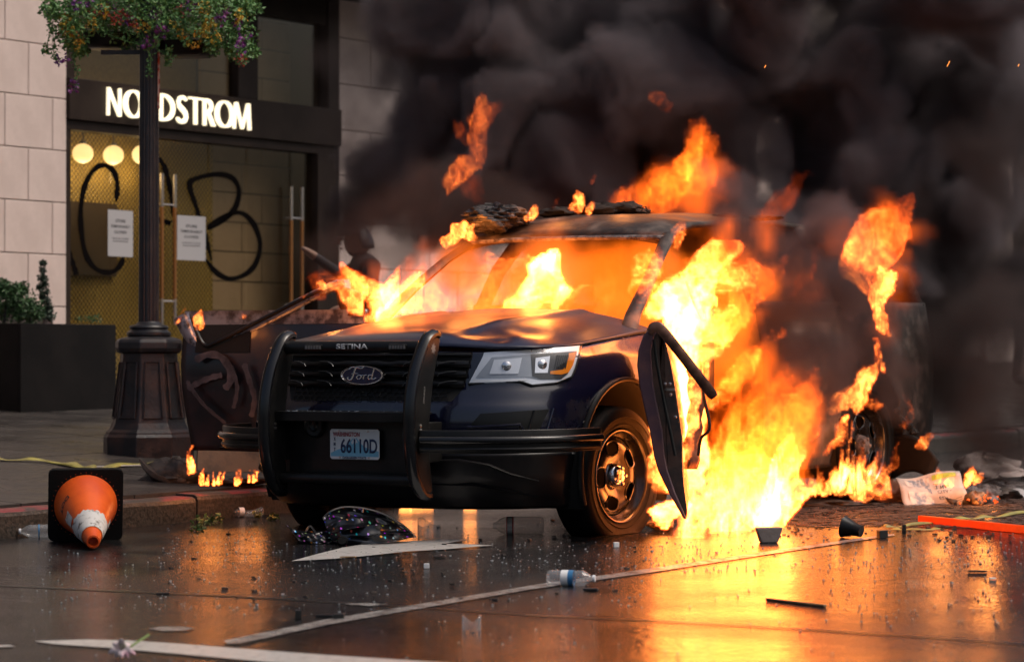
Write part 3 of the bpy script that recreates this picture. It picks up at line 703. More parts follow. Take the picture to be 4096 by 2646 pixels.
# --- push bumper
pb = MB().box((.90, -.42, .45), (.985, .42, .53)).obj('push_bumper', M['trim'], car, bevel=.01)
UP = [(.975, 1.035), (1.03, 1.01), (1.085, .94), (1.135, .85), (1.17, .74), (1.185, .63), (1.183, .50), (1.165, .39), (1.13, .30), (1.08, .245), (1.03, .235), (1.01, .26), (1.03, .40), (1.035, .60), (1.00, .80), (.955, .93), (.935, 1.0), (.945, 1.03)]
for side in (1, -1):
    u_ = MB().prism(UP, side*.447-.022, side*.447+.022, lambda x, z, h: Vector((x, h, z))).obj('upright', M['trim'], pb, bevel=.008)
    MB().tube(catmull([(x, side*.447, z) for x, z in [UP[-1]]+UP[:11]], 40), .034, 10, flat=.75).obj('rubber_strip', M['glossrubber'], u_, True)
    for z in (.585, .565): 
        MB().lathe([(.008, 0), (.008, .006), (.001, .008)], 8, frame((1.12, side*.447+.022*1, z), (1, 0, 0), (0, 0, 1), (0, 1, 0))).obj('bolt', M['steel'], u_)
    WP = catmull([(1.13, .47, 0), (1.09, .62, 0), (1.00, .80, 0), (.84, .97, 0), (.64, 1.065, 0), (.45, 1.10, 0)], 30)
    wmb = MB(); vs = []
    wd = MB().grid(lambda a, b: Vector((lambda p: (p.x, side*p.y, .452+.112*b))(WP[int(round(a*29))])), 29, 1).obj('wing', M['trim'], pb, True, solid=.022, bevel=.004)
    MB().tube([(p.x+.012, side*(p.y+.014), .515) for p in WP], .020, 10).obj('wing_rail', M['glossrubber'], wd, True)
    MB().tube([(p.x+.006, side*(p.y+.008), .470) for p in WP], .010, 8).obj('wing_rail', M['trim'], wd, True)
    MB().box((.92, side*.447-.02, .4), (1.05, side*.447+.02, .6)).obj('bracket', M['trim'], pb, bevel=.005)
cb = MB().tube([(1.01, -.44, .972), (1.01, .44, .972)], .034, 16).obj('crossbar', M['trim'], pb, True)
link(text_mesh('SETINA', M['text'], .195, .026, .001, .02), 'lettering', cb, frame((1.0455, .005, .977), (0, 1, 0), (0, 0, 1), (1, 0, 0)))
for yy in (-.235, .285):
    l = MB().box((1.037, yy-.055, .958), (1.05, yy+.055, .988)).obj('warning_light', M['trim'], cb, bevel=.006)
    for k in range(6): MB().box((1.0505, yy-.048+k*.017, .964), (1.053, yy-.036+k*.017, .982)).obj('light_cell', M['greytext'], l)
MB().box((.95, -.425, .636), (1.12, .425, .650)).obj('shelf', M['trim'], pb, bevel=.004)
MB().box((1.10, -.425, .60), (1.12, .425, .64)).obj('shelf_lip', M['trim'], pb, bevel=.004)
MB().tube([(1.06, -.43, .31), (1.06, .43, .31)], .03, 12).obj('lower_bar', M['trim'], pb, True)
MB().box((.98, -.425, .33), (1.0, .425, .62)).obj('backing_plate', M['trim'], pb)
MB().lathe([(.001, .012), (.022, .016), (.03, .010), (.05, .012), (.056, .02), (.06, .012), (.06, -.04)], 24, frame((1.01, -.255, .573), (0, 1, 0), (0, 0, 1), (1, 0, 0))).obj('siren_speaker', M['grille'], pb, True)
link(text_mesh('FEDERAL', M['greytext'], .055, .010, .001), 'lettering', pb, frame((1.027, -.255, .573), (0, 1, 0), (0, 0, 1), (1, 0, 0)))
star = [(.024*(1 if k % 2 == 0 else .55)*math.cos(math.pi*k/7), .03*(1 if k % 2 == 0 else .55)*math.sin(math.pi*k/7)) for k in range(14)]
MB().prism(star, .4695, .4705, lambda x, z, h: Vector((1.0+x, h, .965+z))).obj('star_decal', M['greytext'], pb)
vt = link(text_mesh('PUSHBUMPER', M['greytext'], .085, .013, .001, .01), 'lettering', pb, frame((1.085, .470, .735), (.12, 0, -.99), (.99, 0, .12), (0, 1, 0)))
# crumbs of ice and glass on the shelf
rs = random.Random(8); cr = MB()
for k in range(45):
    x, y, s = rs.uniform(1.03, 1.115), -.4+.7*rs.random()**1.3, rs.uniform(.001, .0035); cr.box((x, y, .65), (x+s, y+s*1.5, .65+s))
tag(cr.obj('shelf_crumbs', M['reflector'], pb), kind='stuff')
# --- licence plate
lp = MB().prism([(-.1525+.01, -.076), (.1525-.01, -.076), (.1525, -.066), (.1525, .066), (.1525-.01, .076), (-.1525+.01, .076), (-.1525, .066), (-.1525, -.066)], 0, .003, lambda x, y, h: Vector((h, x, y))).obj('licence_plate', M['platewhite'], car, bevel=.001)
lp.location = (1.024, .004, .484)
PX = lambda d: lambda x, y, h: Vector((.003+d+h, x, y))
MB().prism([(-.148, -.045), (-.11, -.03), (-.07, -.018), (-.03, .012), (-.012, .030), (.0, .022), (.012, .032), (.03, .012), (.06, -.012), (.10, -.026), (.148, -.034), (.148, -.062), (-.148, -.062)], 0, .0006, PX(0)).obj('plate_mountain', M['plateblue'], lp)
MB().prism([(-.02, .010), (-.008, .026), (.0, .018), (.01, .028), (.022, .006), (.012, .010), (.004, -.006), (-.006, .008), (-.014, -.002)], 0, .0006, PX(.001)).obj('plate_snow', M['platewhite'], lp)
def ptext(s, mat, w, h, y, z, bold=.0, d=.002, sx=1):
    link(text_mesh(s, mat, w, h, .001, bold), 'lettering', lp, frame((.003+d, y, z), (0, 1, 0), (0, 0, 1), (1, 0, 0)))
ptext('WASHINGTON', M['platered'], .165, .022, -.05, .050, .02)
ptext('66110D', M['platenavy'], .225, .072, .028, -.008, .015)
for c, z in (('X', .026), ('M', 0), ('T', -.027)): ptext(c, M['platenavy'], .011, .017, -.122, z, .02)
ptext('EVERGREEN STATE', M['platenavy'], .145, .012, .0, -.068, .01)
for y, z in ((-.095, .066), (.085, .066), (-.092, -.066), (.088, -.066)): MB().lathe([(.006, 0), (.006, .002), (.001, .003)], 10, frame((.003, y, z), (0, 1, 0), (0, 0, 1), (1, 0, 0))).obj('plate_screw', M['steel'], lp)
# --- wheels
def wheel(x, y, zc, steer=0, burnt=False):
    side = 1 if y > 0 else -1
    w = empty('wheel'); w.parent = car; w.location = (x, y, zc)
    w.rotation_euler = (-math.pi/2*side, 0, 0)
    w.matrix_local = Matrix.Translation((x, y, zc)) @ Matrix.Rotation(steer, 4, 'Z') @ frame((0, 0, 0), (1, 0, 0), (0, 0, -1) if side > 0 else (0, 0, 1), (0, side, 0))
    tm = MB().lathe([(.238, .085), (.262, .106), (.295, .116), (.33, .112), (.352, .094), (.361, .06), (.362, 0), (.361, -.06), (.352, -.094), (.33, -.112), (.29, -.115), (.238, -.085)], 64)
    dn = 1 if side > 0 else -1     # local y that points down
    nv = []
    for (a, b, c) in tm.v:
        if b*dn > zc-.002:
            e = b*dn-(zc-.002); b = (zc-.002)*dn; c += math.copysign(min(.05, e*.7), c); a *= 1+e*.9
        nv.append((a, b, c))
    tm.v = nv; tm.obj('tyre', M['rubber'], w, 50)
    for rr in (.262, .300, .322): MB().lathe([(rr, .1105 if rr < .27 else .118), (rr+.004, .1135 if rr < .27 else .1195), (rr+.008, .111 if rr < .27 else .117)], 64).obj('sidewall_ring', M['rubber'], w, True) if not (zc < .33 and rr > .30) else None
    rim = MB().lathe([(.246, .080), (.244, .098), (.239, .103), (.232, .101), (.227, .088), (.216, .062), (.205, .048)], 64).obj('rim', M['wheel'], w, 60)
    zf = lambda r: .048+.022*math.sin(math.pi*min(1, max(0, (r-.06)/.15)))-.012*max(0, (r-.17)/.035)
    def hole(r, a):
        a = (a+math.pi/5) % (2*math.pi/5)-math.pi/5; return abs((r-.148)/.036)**2.5+abs(a*r/(.052+.25*(r-.148)))**2.5 < 1
    MB().grid(lambda u, v: Vector(((.05+.157*v)*math.cos(2*math.pi*u), (.05+.157*v)*math.sin(2*math.pi*u), zf(.05+.157*v))), 180, 28, keep=lambda u, v: not hole(.05+.157*v, 2*math.pi*u)).obj('wheel_face', M['wheel'], rim, 50, solid=.006)
    for k in range(5):
        pts = []
        for i in range(33):
            q = 2*math.pi*i/32; c, s = math.cos(q), math.sin(q); r = .148+.037*math.copysign(abs(s)**.8, s); t = (.053+.25*(r-.148))*math.copysign(abs(c)**.8, c)/r+k*2*math.pi/5
            pts.append((r*math.cos(t), r*math.sin(t), zf(r)+.003))
        MB().tube(pts, .0055, 6, False).obj('hole_rim', M['wheel'], rim, True)
    MB().lathe([(.001, -.02), (.20, -.02), (.22, .0)], 40).obj('brake_disc', M['dark'], rim, True)
    cap = MB().lathe([(.001, .098), (.030, .097), (.048, .090), (.060, .076), (.064, .060), (.066, .050)], 32).obj('hub_cap', M['ash'] if burnt else M['chrome'], w, 50)
    for k in range(5):
        a = 2*math.pi*(k+.5)/5; MB().lathe([(.013, .07), (.013, .096), (.009, .101), (.001, .1015)], 6, Matrix.Translation((.041*math.cos(a), .041*math.sin(a), 0))).obj('lug_nut', M['ash'] if burnt else M['chrome'], cap, 30)
    return w
wheel(.02, .875, .298, math.radians(-3)); wheel(0, -.875, .298)
wheel(-2.86, .875, .345, 0, True); wheel(-2.86, -.875, .345, 0, True)
# --- charred cabin: sides, roof, pillars
def side_y(x, z): return (.985-lin([(.24, .05), (.45, .0), (.9, -.005), (1.2, .05)], z))-max(0, (-3.55-x)/.45)**2*.12
for side in (1, -1):
    def fn(u, v): 
        x = -.52-3.43*u; z = .24+.96*v; return Vector((x, side*side_y(x, z), z))
    def keep(u, v):
        p = fn(u, v)
        if math.hypot(p.x+2.865, p.z-AZ-.02) < AR-.004: return False
        if -1.52 < p.x < -.58 and p.z > .34: return False
        return True
    mb = MB().grid(fn, 120, 34, keep=keep); mb.obj('side_panel', M['char'], car, 40, solid=.02)
    MB().tube([(-.30, side*.83, 1.04), (-.40, side*.80, 1.13), (-.62, side*.76, 1.29), (-.86, side*.70, 1.45), (-1.07, side*.64, 1.565)], [.05, .045, .04, .038, .042], 8, flat=.6).obj('windscreen_pillar', M['char'], car, 60)
    MB().tube([(-1.56, side*.93, 1.15), (-1.60, side*.82, 1.4), (-1.66, side*.66, 1.63)], .05, 8, flat=.5).obj('door_pillar', M['char'], car, 60)
    MB().tube([(-2.5, side*.92, 1.15), (-2.56, side*.80, 1.42), (-2.62, side*.66, 1.64)], .05, 8, flat=.5).obj('door_pillar', M['char'], car, 60)
    MB().tube([(-3.78, side*.84, 1.15), (-3.72, side*.76, 1.36), (-3.5, side*.64, 1.6)], .09, 8, flat=.5).obj('rear_pillar', M['char'], car, 60)
def roof_pt(u, v):
    x = -1.045-2.75*u; y = (2*v-1)*(.655-.03*u)
    zc = lin([(-3.8, 1.47), (-3.6, 1.58), (-3.1, 1.68), (-2.3, 1.715), (-1.6, 1.70), (-1.3, 1.675), (-1.15, 1.635), (-1.045, 1.575)], x)
    z = zc-.055*abs(2*v-1)**3+.006*math.sin(11*x+5*y)*math.sin(8*y+2*x)
    return Vector((x+.06*(1-abs(2*v-1)**2)*(1-u), y, z))
MB().grid(roof_pt, 50, 30).obj('roof', M['char'], car, 50, solid=.03)
MB().tube([(-1.03+.045*(1-(y/.65)**2), y, 1.552+.012*(1-(y/.65)**2)) for y in [-.66+.066*i for i in range(21)]], .020, 8, flat=.7).obj('windscreen_header', M['ash'], car, True)
MB().box((-3.97, -.82, .3), (-3.9, .82, 1.15)).obj('tailgate', M['char'], car, bevel=.03)
MB().box((-3.9, -.85, .30), (-.5, .85, .36)).obj('floor_pan', M['dark'], car)
MB().box((-.56, -.9, .36), (-.48, .9, 1.02)).obj('firewall', M['dark'], car)
MB().box((.10, -.62, .26), (.72, .62, .86)).obj('engine', M['dark'], car, bevel=.05)
MB().box((-.45, -.5, .30), (.1, .5, .8)).obj('engine_rear', M['dark'], car, bevel=.05)
MB().tube([(-.62, -.72, 1.0), (-.58, -.3, 1.04), (-.58, .3, 1.04), (-.62, .72, 1.0)], .07, 8).obj('dashboard', M['char'], car, True)
for y in (-.4, .4):
    sm = MB().grid(lambda u, v: Vector((-1.55-.12*v, y+(u-.5)*(.46-.12*v), .55+.62*v)), 6, 8).obj('seat_frame', M['char'], car, True, solid=.09)
# burnt-through remains on the roof
rs = random.Random(12)
def lump(name, c, rx, ry, rz, mat, par, seed, n=28, layers=0, M4=None):
    r_ = random.Random(seed); ph = [r_.uniform(0, 6.28) for _ in range(12)]
    def fn(u, v):
        a, b = 2*math.pi*u, math.pi*(v-.5); d = 1+.14*math.sin(3*a+ph[0]+2*b)+.10*math.sin(7*a+ph[1])*math.cos(5*b+ph[2])+.07*math.sin(13*a+ph[3]+9*b)
        if layers: d += .06*math.sin(layers*b*2+2.2*math.sin(2*a+ph[4])+ph[5])
        return Vector((c[0]+rx*d*math.cos(b)*math.cos(a), c[1]+ry*d*math.cos(b)*math.sin(a), c[2]+rz*d*math.sin(b)))
    return MB().grid(fn, n*2, n).obj(name, mat, par, 60)
ca = cpt(1150, 510, 17.15)
M['bundle'] = pm('charred_layers', (.012, .010, .010), .6, col2=(.16, .15, .16), ns=7, lo=.5, hi=.72, bump=1.0, bs=20, dist=.03, stretch=(1, 1, 7))
lump('charred_bundle', ca, .16, .20, .075, M['bundle'], car, 3, 30, 9)
for k, (dx, dy, w, h) in enumerate(((1300, 495, .12, .03), (1400, 489, .15, .04), (1455, 486, .10, .038), (1490, 493, .05, .02), (1690, 502, .07, .015), (1780, 507, .1, .015))):
    lump('light_bar_remains', cpt(dx, dy, 17.35), .08, w, h, M['dark'], car, 20+k, 14, 4)
MB().tube([cpt(1493, 494, 17.1), cpt(1497, 482, 17.1), cpt(1503, 480, 17.1), cpt(1509, 494, 17.1)], .004, 5).obj('wire', M['dark'], car)
# --- passenger door, swung wide open
M['doorskin'] = pm('burnt_door_paint', (.008, .007, .010), .28, col2=(.030, .013, .016), ns=4, lo=.45, hi=.7, bump=.15, bs=12, rough2=.5, coat=.3)
M['doorpeel'] = pm('peeled_paint', (.22, .2, .2), .5, col2=(.03, .022, .02), ns=11, lo=.42, hi=.58, bump=.5, bs=30)
M['dspray'] = pm('grey_spray', (.085, .072, .08), .5, col2=(.012, .009, .012), ns=7, lo=.40, hi=.66)
pang = math.radians(98)
DO = Vector((-.50, -.96, 0)); DU = Vector((-math.cos(pang), -math.sin(pang), 0)); DN = Vector((math.sin(pang), -math.cos(pang), 0))
def dpt(u, z, w=0): return DO+DU*u+DN*w+Vector((0, 0, z))
pd = MB()
def dface(u, v):
    z = .375+.80*v; e = 1.175-.04*(1-v)+.02*math.sin(math.pi*v)
    return dpt(.02+e*u, z, .045*math.sin(math.pi*min(1, v*1.05))+.006*math.sin(9*u+3)*math.sin(8*v))
pdo = MB().grid(dface, 30, 24).obj('front_passenger_door', M['doorskin'], car, 50, solid=.09)
pdo['label'] = 'blackened passenger door with faded spray painted scrawl and bent window frame'
MB().grid(lambda u, v: dface(u, .90+.10*v)+DN*(.048), 30, 3).obj('peeled_belt', M['doorpeel'], pdo, solid=.004)
MB().grid(lambda u, v: dface(.62+.3*u, .70+.2*v)+DN*(.052), 12, 8).obj('window_sill_recess', M['dark'], pdo, solid=.004)
for pts, w in (([(-2, 868), (460, 838), (490, 825), (520, 830), (540, 855), (545, 885), (530, 905)], 16), ([(445, 905), (470, 890), (500, 878), (525, 872)], 13), ([(443, 885), (465, 920), (490, 950), (530, 985)], 8), ([(545, 850), (560, 900), (550, 950)], 9), ([(575, 845), (590, 890), (600, 930), (590, 970)], 12)):
    if pts[0][0] < 0: pts = pts[1:]
    def dfn(x, y, h):
        p = cplane(x, y, dpt(0, 0, .10), DN); q = p-DO
        return dpt(q.dot(DU), p.z, .094+.045*math.sin(math.pi*min(1, max(0, (p.z-.375)/.8)*1.05))*1.0+h)
    ribbon(pts, w, 40, dfn).obj('spray_stroke', M['dspray'], pdo)
def dpx(x, y, w=.06): return cplane(x, y, dpt(0, 0, w), DN)
MB().tube(catmull([dpx(422, 735), dpx(436, 770), dpx(455, 800), dpx(476, 814), dpx(505, 803), dpx(560, 776), dpx(640, 735), dpx(720, 693), dpx(790, 660)], 40), [.058-.030*min(1, i/14) for i in range(40)], 8, flat=.5).obj('window_frame', M['chrome'] if False else pm('bent_frame_metal', (.42, .44, .52), .28, .75, col2=(.05, .045, .05), ns=14, lo=.52, hi=.66, bump=.4, bs=40), pdo, True)
MB().tube(catmull([dpx(448, 738, .1), dpx(458, 772, .1), dpx(478, 803, .1), dpx(510, 793, .1), dpx(600, 748, .1), dpx(700, 697, .1), dpx(772, 664, .1)], 36), .012, 8).obj('window_seal', M['trim'], pdo, True)
MB().tube([dpx(745, 680, .08), dpx(770, 668, .09), dpx(800, 658, .08)], [.025, .03, .02], 7).obj('melted_trim', M['ash'], pdo, True)
mp_ = MB().grid(lambda u, v: dpx(786+62*u+8*v-14*v*u, 660+74*v+26*u*(1-v), .02)+DN*(.03*math.sin(7*u+4*v)), 8, 8).obj('mirror_remains', pm('scorched_trim', (.07, .04, .025), .6, col2=(.02, .012, .008), ns=14, lo=.4, hi=.6, bump=.8, bs=25), car, True, solid=.015)
# --- driver door, torn round against the wheel
YD = 14.75
ddir = (Vector((-.95, -.50, 0))).normalized()
LE = [(1517, 757), (1497, 782), (1486, 815), (1483, 850), (1489, 900), (1500, 950), (1513, 1005), (1522, 1060), (1532, 1095), (1556, 1145), (1592, 1208)]
RE = [(1600, 1190), (1592, 1130), (1588, 1075), (1588, 1020), (1580, 960), (1571, 900), (1562, 850), (1553, 810), (1546, 785), (1532, 764)]
M['doorend'] = pm('door_edge_paint', (.06, .026, .04), .36, col2=(.11, .045, .045), ns=6, bump=.35, bs=14, coat=.3)
M['doorin'] = pm('door_inner_steel', (.012, .008, .007), .5, col2=(.05, .022, .014), ns=9, bump=.5, bs=20)
MIDL = [(x+lin([(750, 22), (850, 34), (1000, 30), (1100, 22), (1210, 6)], y), y) for x, y in LE]
def slabdoor(poly, Y0, Y1f, name, mat, par, bev, sc=.92):
    n = len(poly); vs = [cpt(x, y, Y0) for x, y in poly]; ctr = sum(vs, Vector())/n; back = [ctr+(v-ctr)*sc+ddir*Y1f+Vector((0, 0, .03)) for v in vs]
    return MB().add(vs+back, [tuple(range(n)), tuple(range(2*n-1, n-1, -1))]+[(i, n+i, n+(i+1) % n, (i+1) % n) for i in range(n)]).obj(name, mat, par, 30, bevel=bev)
ddo = slabdoor(LE+MIDL[::-1], YD, .85, 'front_driver_door', M['doorend'], car, .012)
ddo['label'] = 'charred driver door torn round to show its dark edge'
slabdoor(MIDL+RE, YD+.03, .80, 'door_inner', M['doorin'], ddo, .01)
def dq(x, y, Y): return cpt(x, y, Y)
MB().tube([dq(1522, 790, YD-.012), dq(1530, 850, YD-.012), dq(1545, 930, YD-.012), dq(1562, 1010, YD-.012), dq(1572, 1060, YD-.012)], .008, 8).obj('edge_seam', M['trim'], ddo, True)
for x, y in ((1549, 893), (1560, 893), (1562, 918), (1573, 970)): MB().lathe([(.008, 0), (.008, .006), (.001, .009)], 8, frame(dq(x, y, YD-.002), (0, 1, 0), (0, 0, 1), (1, 0, 0))).obj('bolt', M['steel'], ddo)
MB().box((-.002, -.025, -.006), (.01, .03, .006), frame(dq(1560, 906, YD-.005), (1, 0, 0), (0, 1, 0), (0, 0, 1))).obj('latch', M['steel'], ddo)
M['dframe'] = pm('scorched_frame', (.09, .04, .028), .3, .4, col2=(.24, .11, .07), ns=9, bump=.4, bs=30)
MB().tube(catmull([dq(1512, 775, YD), dq(1520, 762, YD-.02), dq(1538, 765, YD-.03), dq(1575, 810, YD-.03), dq(1620, 868, YD), dq(1663, 924, YD+.05)], 26), [.014]+[.026]*24+[.02], 8, flat=.35, up=(1, 0, .3)).obj('window_frame', M['dframe'], ddo, 60)
MB().grid(lambda u, v: dq(1602+26*u+6*math.sin(v*5)+4*math.sin(v*23), 860+230*v, YD+.28+.05*u), 4, 12).obj('inner_panel', M['dframe'], ddo, True, solid=.03)
MB().tube(catmull([dq(1628, 880, YD+.2), dq(1640, 930, YD+.2), dq(1652, 995, YD+.18), dq(1632, 1020, YD+.2), dq(1626, 1060, YD+.2)], 20), .008, 6).obj('wire', M['dark'], ddo, True)
MB().tube([dq(1606, 655, 15.6), dq(1622, 700, 15.55), dq(1640, 745, 15.5)], [.03, .028, .022], 6, flat=.5).obj('mirror_stalk', M['dframe'], car, True)
# --- rear corner remains: hanging bumper
MB().grid(lambda u, v: cpt(2075+110*u-20*v*u, 1020+95*v+45*u*u*(1-v)*1.2-18*math.sin(u*3), 18.3-.3*u), 10, 8).obj('rear_bumper_remains', M['dark'], car, True, solid=.03)
MB().tube(catmull([cpt(2085, 950, 18.2), cpt(2105, 985, 18.2), cpt(2125, 1000, 18.2), cpt(2128, 1025, 18.2)], 14), [.02+.012*math.sin(i*2.1) for i in range(14)], 6).obj('hanging_trim', M['dark'], car, True)
# ================================================================== STREET THINGS
def pose(p, yaw=0, up=GQ, tilt=None):
    x = Vector((math.cos(yaw), math.sin(yaw), 0)); z = Vector(up); x = (x-z*x.dot(z)).normalized(); y = z.cross(x)
    m = frame(p, x, y, z)
    return m @ tilt if tilt is not None else m
RX = lambda d: Matrix.Rotation(math.radians(d), 4, 'X')
RY = lambda d: Matrix.Rotation(math.radians(d), 4, 'Y')
RZ = lambda d: Matrix.Rotation(math.radians(d), 4, 'Z')
# ---- lamp post
lp0 = wlk(335, 1064); LPM = frame(lp0+Vector((0, .25, 0)), (1, 0, 0), (0, 1, 0), (0, 0, 1))
post = empty('lamp_post', mat=LPM); tag(post, 'dark fluted cast iron lamp post with flared octagonal base on the pavement', 'lamp post')
A8 = RZ(22.5+14)
M['ironbase'] = pm('weathered_iron_base', (.012, .011, .013), .36, col2=(.055, .024, .017), ns=7, lo=.45, hi=.72, bump=.45, bs=45, rough2=.6)
MB().lathe([(.30, -.05), (.30, .125), (.285, .145), (.285, .155), (.262, .175)], 8, A8).obj('plinth', M['ironbase'], post, bevel=.006)
MB().lathe([(.262, .172), (.25, .20), (.243, .215), (.225, .30), (.208, .42), (.196, .54), (.188, .65), (.19, .665)], 8, A8).obj('base', M['ironbase'], post, bevel=.006)
for k in range(8):
    a = math.radians(22.5+14+22.5+45*k); ca_ = math.cos(math.pi/8)
    c, s_ = math.cos(a), math.sin(a)
    def pf(w, z, o): 
        r = lin([(.2, .25), (.30, .225), (.42, .208), (.54, .196), (.65, .188)], z)*ca_+o; return Vector((c*r-s_*w, s_*r+c*w, z))
    fr_ = [(-.06, .245), (.06, .245), (.045, .60), (-.045, .60)]
    MB().tube([pf(w, z, .003) for w, z in fr_+[fr_[0]]], .007, 6, False).obj('panel_mould', M['ironbase'], post)
MB().lathe([(.19, .655), (.212, .668), (.222, .69), (.222, .725), (.212, .745), (.175, .757), (.14, .765)], 8, A8).obj('cap', M['iron'], post, bevel=.008)
MB().lathe([(.13, .762), (.142, .775), (.142, .79), (.125, .80), (.118, .812), (.128, .822), (.12, .835), (.085, .842), (.07, .86)], 32).obj('collar', M['iron'], post, True)
fl = MB(); nfl = 80
def colr(a, z): return (.066-.008*(z-.85)/2.6)*(1-.075*max(0, math.sin(a*16))**.7)
fl.grid(lambda u, v: Vector((colr(2*math.pi*u, .85+2.75*v)*math.cos(2*math.pi*u), colr(2*math.pi*u, .85+2.75*v)*math.sin(2*math.pi*u), .85+2.75*v)), 160, 4)
fl.obj('column', M['iron'], post, True)
M['sticker'] = pm('torn_sticker', (.55, .42, .38), .6, col2=(.35, .05, .02), ns=25, lo=.48, hi=.54)
MB().grid(lambda u, v: Vector((.069*math.cos(-.55+.5*u), .069*math.sin(-.55+.5*u), 2.22+.37*v)), 6, 4).obj('sticker', M['sticker'], post)
MB().grid(lambda u, v: Vector((.2-.01*u+.012, -.075+.08*u-.02*v, .695+.03*v)), 3, 3).obj('sticker', pm('torn_label', (.6, .42, .38), .6), post)
# ---- hanging flower basket
def leaves(pts, n, size, seed, mat, shape='leaf'):
    r = random.Random(seed); mb = MB()
    for i in range(n):
        c, rad = pts[r.randrange(len(pts))]
        d = Vector((r.gauss(0, 1), r.gauss(0, 1), r.gauss(0, 1))).normalized()*rad*(r.random()**.45); p = Vector(c)+d
        a = Vector((r.gauss(0, 1), r.gauss(0, 1), r.gauss(-.2, .8))).normalized(); b = a.cross(Vector((r.gauss(0, 1), r.gauss(0, 1), r.gauss(0, 1)))).normalized(); s = size*r.uniform(.6, 1.3); nn = a.cross(b)
        if shape == 'leaf': mb.add([p, p+a*s*.5+b*s*.28+nn*s*.1, p+a*s, p+a*s*.5-b*s*.28+nn*s*.1], [(0, 1, 2), (0, 2, 3)])
        else:
            vs = [p]
            for k in range(10):
                t = 2*math.pi*k/10; q = s*.5*(1 if k % 2 == 0 else .55); vs.append(p+a*(q*math.cos(t))+b*(q*math.sin(t))+nn*s*.22*(1 if k % 2 == 0 else .6))
            mb.add(vs, [(0, 1+k, 1+(k+1) % 10) for k in range(10)])
    return mb
def leafmat(name, c1, c2, ns=30):
    m = pm(name, c1, .5, col2=c2, ns=ns, lo=.35, hi=.65, detail=1); 
    m.node_tree.nodes['Principled BSDF'].inputs['Subsurface Weight'].default_value = 0; return m
M['leaf'] = leafmat('basket_leaf', (.05, .15, .035), (.12, .26, .07)); M['yel'] = leafmat('yellow_flower', (.65, .46, .05), (.5, .3, .03)); M['pur'] = leafmat('purple_flower', (.13, .03, .20), (.24, .05, .22)); M['red'] = leafmat('red_flower', (.34, .03, .06), (.5, .12, .06))
BZ = lp0.z; YB = LPM.translation.y
bk = empty('flower_basket', (LPM.translation.x, YB, at(340, 110, YB).z)); tag(bk, 'lush hanging basket of green foliage with yellow and purple flowers on the lamp post', 'flower basket')
BL = bk.location.copy()
def bat(dx, dy, dY=0): return at(dx, dy, YB+dY)-BL
MB().lathe([(.001, -.02), (.30, -.02), (.36, .02), (.40, .12), (.41, .14)], 24, Matrix.Translation(bat(255, 110, .15)) @ Matrix.Scale(.55, 4)).obj('trough', M['black'], bk, True)
MB().lathe([(.001, -.02), (.30, -.02), (.36, .02), (.40, .12), (.41, .14)], 24, Matrix.Translation(bat(435, 128, .15)) @ Matrix.Scale(.55, 4)).obj('trough', M['black'], bk, True)
MB().box((-.30, -.02, .0), (.32, .02, .03)).obj('bracket', M['iron'], bk, loc=bat(345, 128, .02))
rb = random.Random(5); fpts = []
for dx, dy, r in ((160, 10, 60), (150, 55, 48), (200, 30, 60), (260, 15, 60), (330, 0, 60), (400, 5, 60), (470, 15, 60), (530, 30, 55), (555, 75, 42), (510, 70, 50), (440, 60, 48), (390, 70, 42), (350, 45, 50), (290, 60, 38), (240, 55, 35), (170, 85, 34), (190, 110, 18), (400, 105, 26), (300, 95, 22), (545, 115, 30), (580, 115, 14), (490, 105, 22), (300, -40, 80), (200, -40, 70), (420, -40, 80), (500, -35, 70), (575, 10, 28), (125, 20, 24)):
    for k in range(3): fpts.append((bat(dx+rb.uniform(-8, 8), dy+rb.uniform(-8, 8), rb.uniform(-.22, .35)), r*.00285))
trail = []
for tr in ([(178, 100), (172, 140), (180, 170), (175, 205)], [(130, 80), (125, 120), (135, 140)], [(345, 100), (350, 140), (348, 175)], [(395, 110), (385, 135), (392, 150)], [(330, 85), (370, 118), (400, 130)], [(545, 110), (560, 135), (565, 145)], [(240, 75), (290, 95), (330, 105)], [(590, 110), (598, 122), (594, 124)], [(120, 60), (108, 110), (104, 122)]):
    P = catmull([bat(x, y, -.15) for x, y in tr], 12); trail += [(p, .022) for p in P]
    MB().tube(P, .003, 4).obj('trailing_stem', M['leaf'], bk)
tag(leaves(fpts, 9000, .034, 1, M['leaf']).obj('foliage', M['leaf'], bk, fix=False), kind='stuff')
tag(leaves(trail, 500, .03, 9, M['leaf']).obj('trailing_foliage', M['leaf'], bk, fix=False), kind='stuff')
fy = [(bat(x, y, -.16), .055) for x, y in ((150, 50), (165, 80), (215, 55), (240, 25), (330, 60), (430, 80), (470, 75), (490, 60), (450, 95), (410, 60), (500, 90), (560, 40), (475, 20), (180, 100))]
fpu = [(bat(x, y, -.17), .05) for x, y in ((170, 15), (200, 12), (250, 20), (300, 45), (380, 70), (520, 30), (550, 60), (570, 90), (515, 45), (345, 100), (145, 140), (175, 200), (560, 110), (440, 15), (360, 45))]
fre = [(bat(x, y, -.16), .05) for x, y in ((145, 70), (220, 30), (270, 45), (310, 55), (180, 85), (290, 35), (420, 30), (560, 140))]
tag(leaves(fy, 420, .026, 2, None, 'f').obj('yellow_blossoms', M['yel'], bk, fix=False), kind='stuff')
tag(leaves(fpu, 260, .032, 3, None, 'f').obj('purple_blossoms', M['pur'], bk, fix=False), kind='stuff')
tag(leaves(fre, 160, .024, 4, None, 'f').obj('red_blossoms', M['red'], bk, fix=False), kind='stuff')
